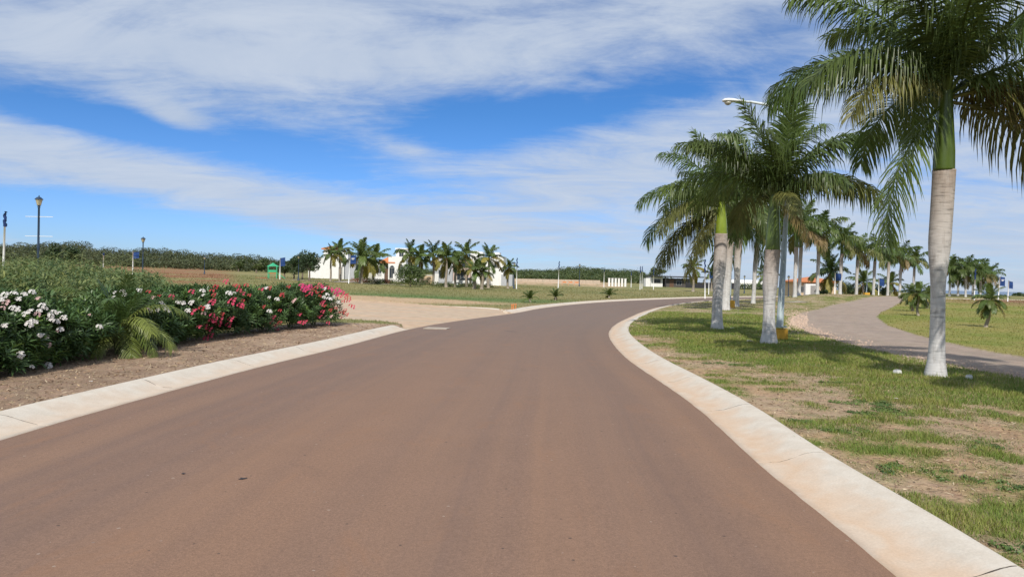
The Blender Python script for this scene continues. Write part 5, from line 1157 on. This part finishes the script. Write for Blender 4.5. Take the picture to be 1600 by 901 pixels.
# small white car by the low palms
def car(px, D):
    P = at(px, D); t = thing('parked_car', 'white car parked between the low coconut palms and the grey house', 'car', P, R(4)); L, Wd = 4.2, 1.7
    prof = [(-2.1, .35), (-2.1, .75), (-1.9, .9), (-1.2, .98), (-.6, 1.42), (.8, 1.45), (1.4, 1.0), (2.0, .88), (2.1, .6), (2.1, .35)]
    def ext(pr, y0, y1): n = len(pr); V = [(x, y0, z) for x, z in pr] + [(x, y1, z) for x, z in pr]; return V, [tuple(range(n)), tuple(reversed(range(n, 2 * n)))] + [(i, n + i, n + (i + 1) % n, (i + 1) % n) for i in range(n)]
    b = MB(); b.add(*ext(prof, -.85, .85)); b.build('body', WHITEP, t)
    b = MB(); b.add(*ext([(-1.05, .98), (-.55, 1.36), (.75, 1.38), (1.25, 1.0)], -.87, -.855)); b.build('side_window', GLASS, t)
    for x in (-1.3, 1.3):
        for y in (-.86, .86): b = MB(); b.tube([(x, y - .1, .32), (x, y + .1, .32)], .32, 14); w = b.build('wheel', DARKM, t); b = MB(); b.tube([(x, y - .12, .32), (x, y - .105, .32)], .18, 10); b.build('rim', GREYP, w)
car(727, 122)
# green playground hut
GP = mat('green_play_plastic', (.045, .42, .20), .45, .08, 3, spec=.5); RP = mat('red_play_mat', (.34, .07, .04), .9, .1, 3)
P = at(426, 124); t = thing('play_tower', 'small green roofed playground tower with slide on the left field', 'playground', P, R(8)); s_ = 1.15
for x in (-.6, .6):
    for y in (-.5, .5): MB().box((x * s_, y, 1.0), (.12, .12, 2.1)).build('post', GP, t)
b = MB(); b.lathe([(1.05, 0), (.62, .22), (.3, .42), (.14, .5), (.05, .62)], (0, 0, 2.05), 4); b.build('roof', GP, t); MB().box((0, 0, .95), (1.35, 1.1, .1)).build('platform', mat('play_orange', (.55, .22, .06), .6), t); MB().box((0, -.55, 1.25), (1.2, .06, .4)).build('railing', GP, t)
b = MB(); b.add([(.65, -.3, 1.0), (.65, .3, 1.0), (2.0, .3, .1), (2.0, -.3, .1), (.65, -.3, .9), (.65, .3, .9), (2.0, .3, 0), (2.0, -.3, 0)], [(0, 1, 2, 3), (7, 6, 5, 4), (0, 3, 7, 4), (1, 5, 6, 2), (0, 4, 5, 1), (3, 2, 6, 7)]); b.build('slide', GP, t)
MB().box((-1.7, 0, .06), (1.9, 1.8, .14)).build('play_mat', RP, t)
# dark pavilion
B = Bld('pavilion', 'dark flat roofed pavilion with a white end wall in front of the trees', 1050, 190, R(7))
B.wall(mat('dark_stone', (.10, .09, .085), .9, .3, 1.5), (2.6, 3, 1.1), (8.4, 4, 2.4)); B.wall(STU, (-3.8, 3, 1.2), (3.2, 4, 2.6), 'white_wall'); B.wall(DARKM, (2.4, 2.6, 2.75), (16.0, 6.6, .22), 'roof'); B.wall(STU, (-6.1, 2.0, 1.0), (1.2, 2, 2.4), 'pillar'); 
for x in (-1.9, 10.2): B.wall(DARKM, (x, -.5, 1.3), (.18, .18, 2.7), 'post')
B.window(-3.8, 1.5, 1.9, .9, 1.0); B.window(2.2, 1.2, 1.3, 1.2, 1.0); B.window(5.2, 1.2, 1.3, 1.2, 1.0); B.door(.2, 0, 1.1, 2.1, 1.0)
B = Bld('dark_fence', 'long low dark boundary fence running right from the pavilion', 1096, 188, R(2), None, 'fence')
for i in range(8): B.wall(DARKM, (-3.2 + i * 1.7, 0, .7), (1.6, .06, 1.5), 'panel'); B.wall(DARKM, (-4.05 + i * 1.7, 0, .8), (.1, .12, 1.7), 'post')
# six pale columns
colm = MB().box((0, 0, .9), (.46, .45, 2.0), 0, .94).me('column', STU)
for i in range(6):
    P = at(951.5 + i * 5.05, 178); o = thing('concrete_column', ['leftmost', 'second from left', 'third from left', 'third from right', 'second from right', 'rightmost'][i] + ' of six short pale columns in a row at the foot of the hill', 'column', P, 0, 'short pale columns in a row')
    obj('shaft', colm, o); MB().box((0, 0, 1.95), (.54, .52, .10)).build('cap', STU, o)
B = Bld('sandy_berm', 'long low sandy berm at the foot of the green hill', 860, 200, R(-4), None, 'wall');  # a sandy berm, built as a row of sand-coloured upright panels
for i in range(12): B.wall(mat('pale_berm_sand', (.46, .38, .29), .9, .1, 2), (-9 + i * 1.95, 0, .4), (1.9, .25, 1.1), 'berm_panel')
# barrier of orange mesh
B = Bld('barrier', 'orange construction barrier before the green hill', 893, 170, R(-3), None, 'barrier')
OR_ = mat('orange_plastic', (.62, .22, .07), .6, .1, 5)
for i in range(3): B.wall(OR_, (-1.6 + i * 1.4, 0, .75), (.8, .06, .3), 'panel'); B.wall(OR_, (-2.2 + i * 1.4, 0, .5), (.08, .08, 1.2), 'post')
# orange roofed building
B = Bld('gatehouse', 'cream building with an orange tiled hip roof on the mound at the right', 1278, 134, R(5))
B.wall(CREAM, (0, 3, 1.25), (7.0, 6, 3.1)); B.hip((0, 3, 2.95), (7.0, 6), .85, TILE, ov=.7); B.wall(STU, (-1.6, -.35, 1.15), (2.3, .7, 2.7), 'porch'); B.door(-1.3, 0, .9, 2.2, -.7, FRAME); B.window(1.6, 1.4, 1.1, 1.1, 0); B.window(-3.0, 1.5, .5, 1.0, 0)
for x in (-2.7, -.5): B.wall(STU, (x, -.9, 1.15), (.3, .3, 2.7), 'pillar')
B.wall(DARKM, (4.4, 1.2, 2.55), (1.7, 2.4, .1), 'canopy'); B.wall(DARKM, (4.9, .3, 1.2), (.1, .1, 2.7), 'post')
B = Bld('white_shed', 'long low white shed with a rounded roof beyond the royal trunks', 1174, 205, R(0)); 
b = MB(); V = []; n = 9
for x in (-6.5, 4.5):
    for k in range(n): a_ = math.pi * k / (n - 1); V.append((x, 2 - 2 * math.cos(a_), 1.6 + .75 * math.sin(a_)))
b.add(V, [tuple(range(n)), tuple(reversed(range(n, 2 * n)))] + [(k, k + 1, n + k + 1, n + k) for k in range(n - 1)]); b.build('roof', STU, B.t); B.wall(STU, (-1, 2, .8), (11, 3.9, 1.7)); B.window(-4, .9, 1.2, .7, .05); B.window(2, .9, 1.2, .7, .05)
# path to the house, sandy walk
def strip(name, P0, w, m_, kind='structure', label=None, lift=.03):
    V = []; pts = [Vector(p) for p in P0]
    for i, p in enumerate(pts):
        d = (pts[min(i + 1, len(pts) - 1)] - pts[max(i - 1, 0)]); d.z = 0; d.normalize(); nn = Vector((d.y, -d.x, 0)) * w / 2
        for q in (p - nn, p + nn): V.append((q.x, q.y, tz(q.x, q.y) + lift))
    obj(name, mesh(name, V, [(2 * i, 2 * i + 1, 2 * i + 3, 2 * i + 2) for i in range(len(pts) - 1)], m_), kind=kind)
PALE = mat('pale_paving', (.50, .44, .36), .9, .1, 1.5)
strip('garden_path', [at(x, d) for x, d in [(528, 112), (540, 116), (552, 122), (560, 128)]], 2.4, PALE, lift=.07)
strip('footpath', [at(x, 112 + .4 * math.sin(x * .02)) for x in range(405, 640, 12)], 1.0, PALE, lift=.07)
strip('sandy_walk', [at(x, 66 + (x - 1120) * .05) for x in range(1232, 1262, 5)], 1.4, PALE, lift=.05)
# orange stakes at the kerb
for i, (px, lab) in enumerate([(799.5, 'left'), (802.5, 'middle'), (805.5, 'right')]):
    P = hit(px, 485.5); t = thing('orange_stake', lab + ' one of three short orange stakes at the start of the far kerb', 'stake', P, 0, 'orange stakes at the kerb'); r_ = random.Random(i)
    b = MB(); b.tube([(0, 0, -.05), (r_.uniform(-.03, .03), 0, .34)], [.035, .03], 8); b.build('stake', OR_, t); MB().box((0, 0, .30), (.10, .08, .05)).build('cap', OR_, t)
# little things on the lawn and the bed
def scrap(px, py, s_, label, name='paper_scrap', cat='litter', box=False):
    P = hit(px, py); r_ = random.Random(int(px)); V = []; n = 5
    if box:
        t = thing(name, label, cat, P, R(20)); MB().box((0, 0, .03), (s_, s_ * .8, .08), 0, .9).build('body', mat('white_plastic', (.72, .72, .70), .5, .05, 9), t); MB().box((0, 0, .078), (s_ * .7, s_ * .55, .012)).build('lid', mat('grey_plastic', (.45, .46, .46), .5, .05, 9), t); return
    for j in range(n):
        for i in range(n): V.append(((i - 2) * s_ / 4, (j - 2) * s_ / 5, .045 + r_.uniform(0, .05) * s_ * 3))
    o = obj(name, mesh(name, V, [(j * n + i, j * n + i + 1, (j + 1) * n + i + 1, (j + 1) * n + i) for j in range(4) for i in range(4)], MATS['petal_white']), None, P, (0, 0, px), label, cat)
scrap(1402, 584, .13, 'white ground spotlight box on the lawn left of the largest palm', 'ground_light', 'ground light', True)
scrap(1514, 592, .10, 'small grey white ground light right of the largest palm', 'ground_light', 'ground light', True)
scrap(1171, 535, .16, 'white paper scrap on the grass left of the street light palm'); scrap(1144, 514, .16, 'white scrap on the grass right of the leftmost palm'); scrap(1154, 486, .14, 'pale scrap on the shaded grass beside the second lamp footing')
scrap(1400, 627, .045, 'tiny white chip on the bare soil below the ground light'); scrap(1041, 635, .10, 'pale dry leaf lying on the road near the right kerb'); scrap(142, 600, .05, 'white petal on the mulch at the left')
# crack and dark scuffs in the asphalt
TAR = mat('tar', (.035, .03, .03), .7, .2, 5)
for (a_, b2, w, lab) in [((786, 517), (812, 519), .05, 'thin dark crack across the road beyond the driveway'), ((372, 750), (387, 748), .030, 'largest dark scuff mark on the left half of the road'), ((283, 741), (290, 740.5), .02, 'small dark scuff on the road left of the largest one')]:
    p0 = flat(*a_, .04); p1 = flat(*b2, .04); n = 12; V = []; rr = random.Random(int(a_[0]))
    for i in range(n + 1):
        u = i / n; q = p0 * (1 - u) + p1 * u; d = (p1 - p0) / np.linalg.norm(p1 - p0); nn = np.array([d[1], -d[0]]); ww = w * math.sin(math.pi * (u * .96 + .02)) * rr.uniform(.5, 1.2); of = rr.uniform(-.4, .4) * w
        zz0 = .052
        for s_ in (-1, 1): qq = q + nn * (ww * s_ + of); V.append((qq[0], qq[1], zz0))
    o = obj('road_mark', mesh('road_mark', V, [(2 * i, 2 * i + 1, 2 * i + 3, 2 * i + 2) for i in range(n)], TAR), label=lab, cat='road mark')
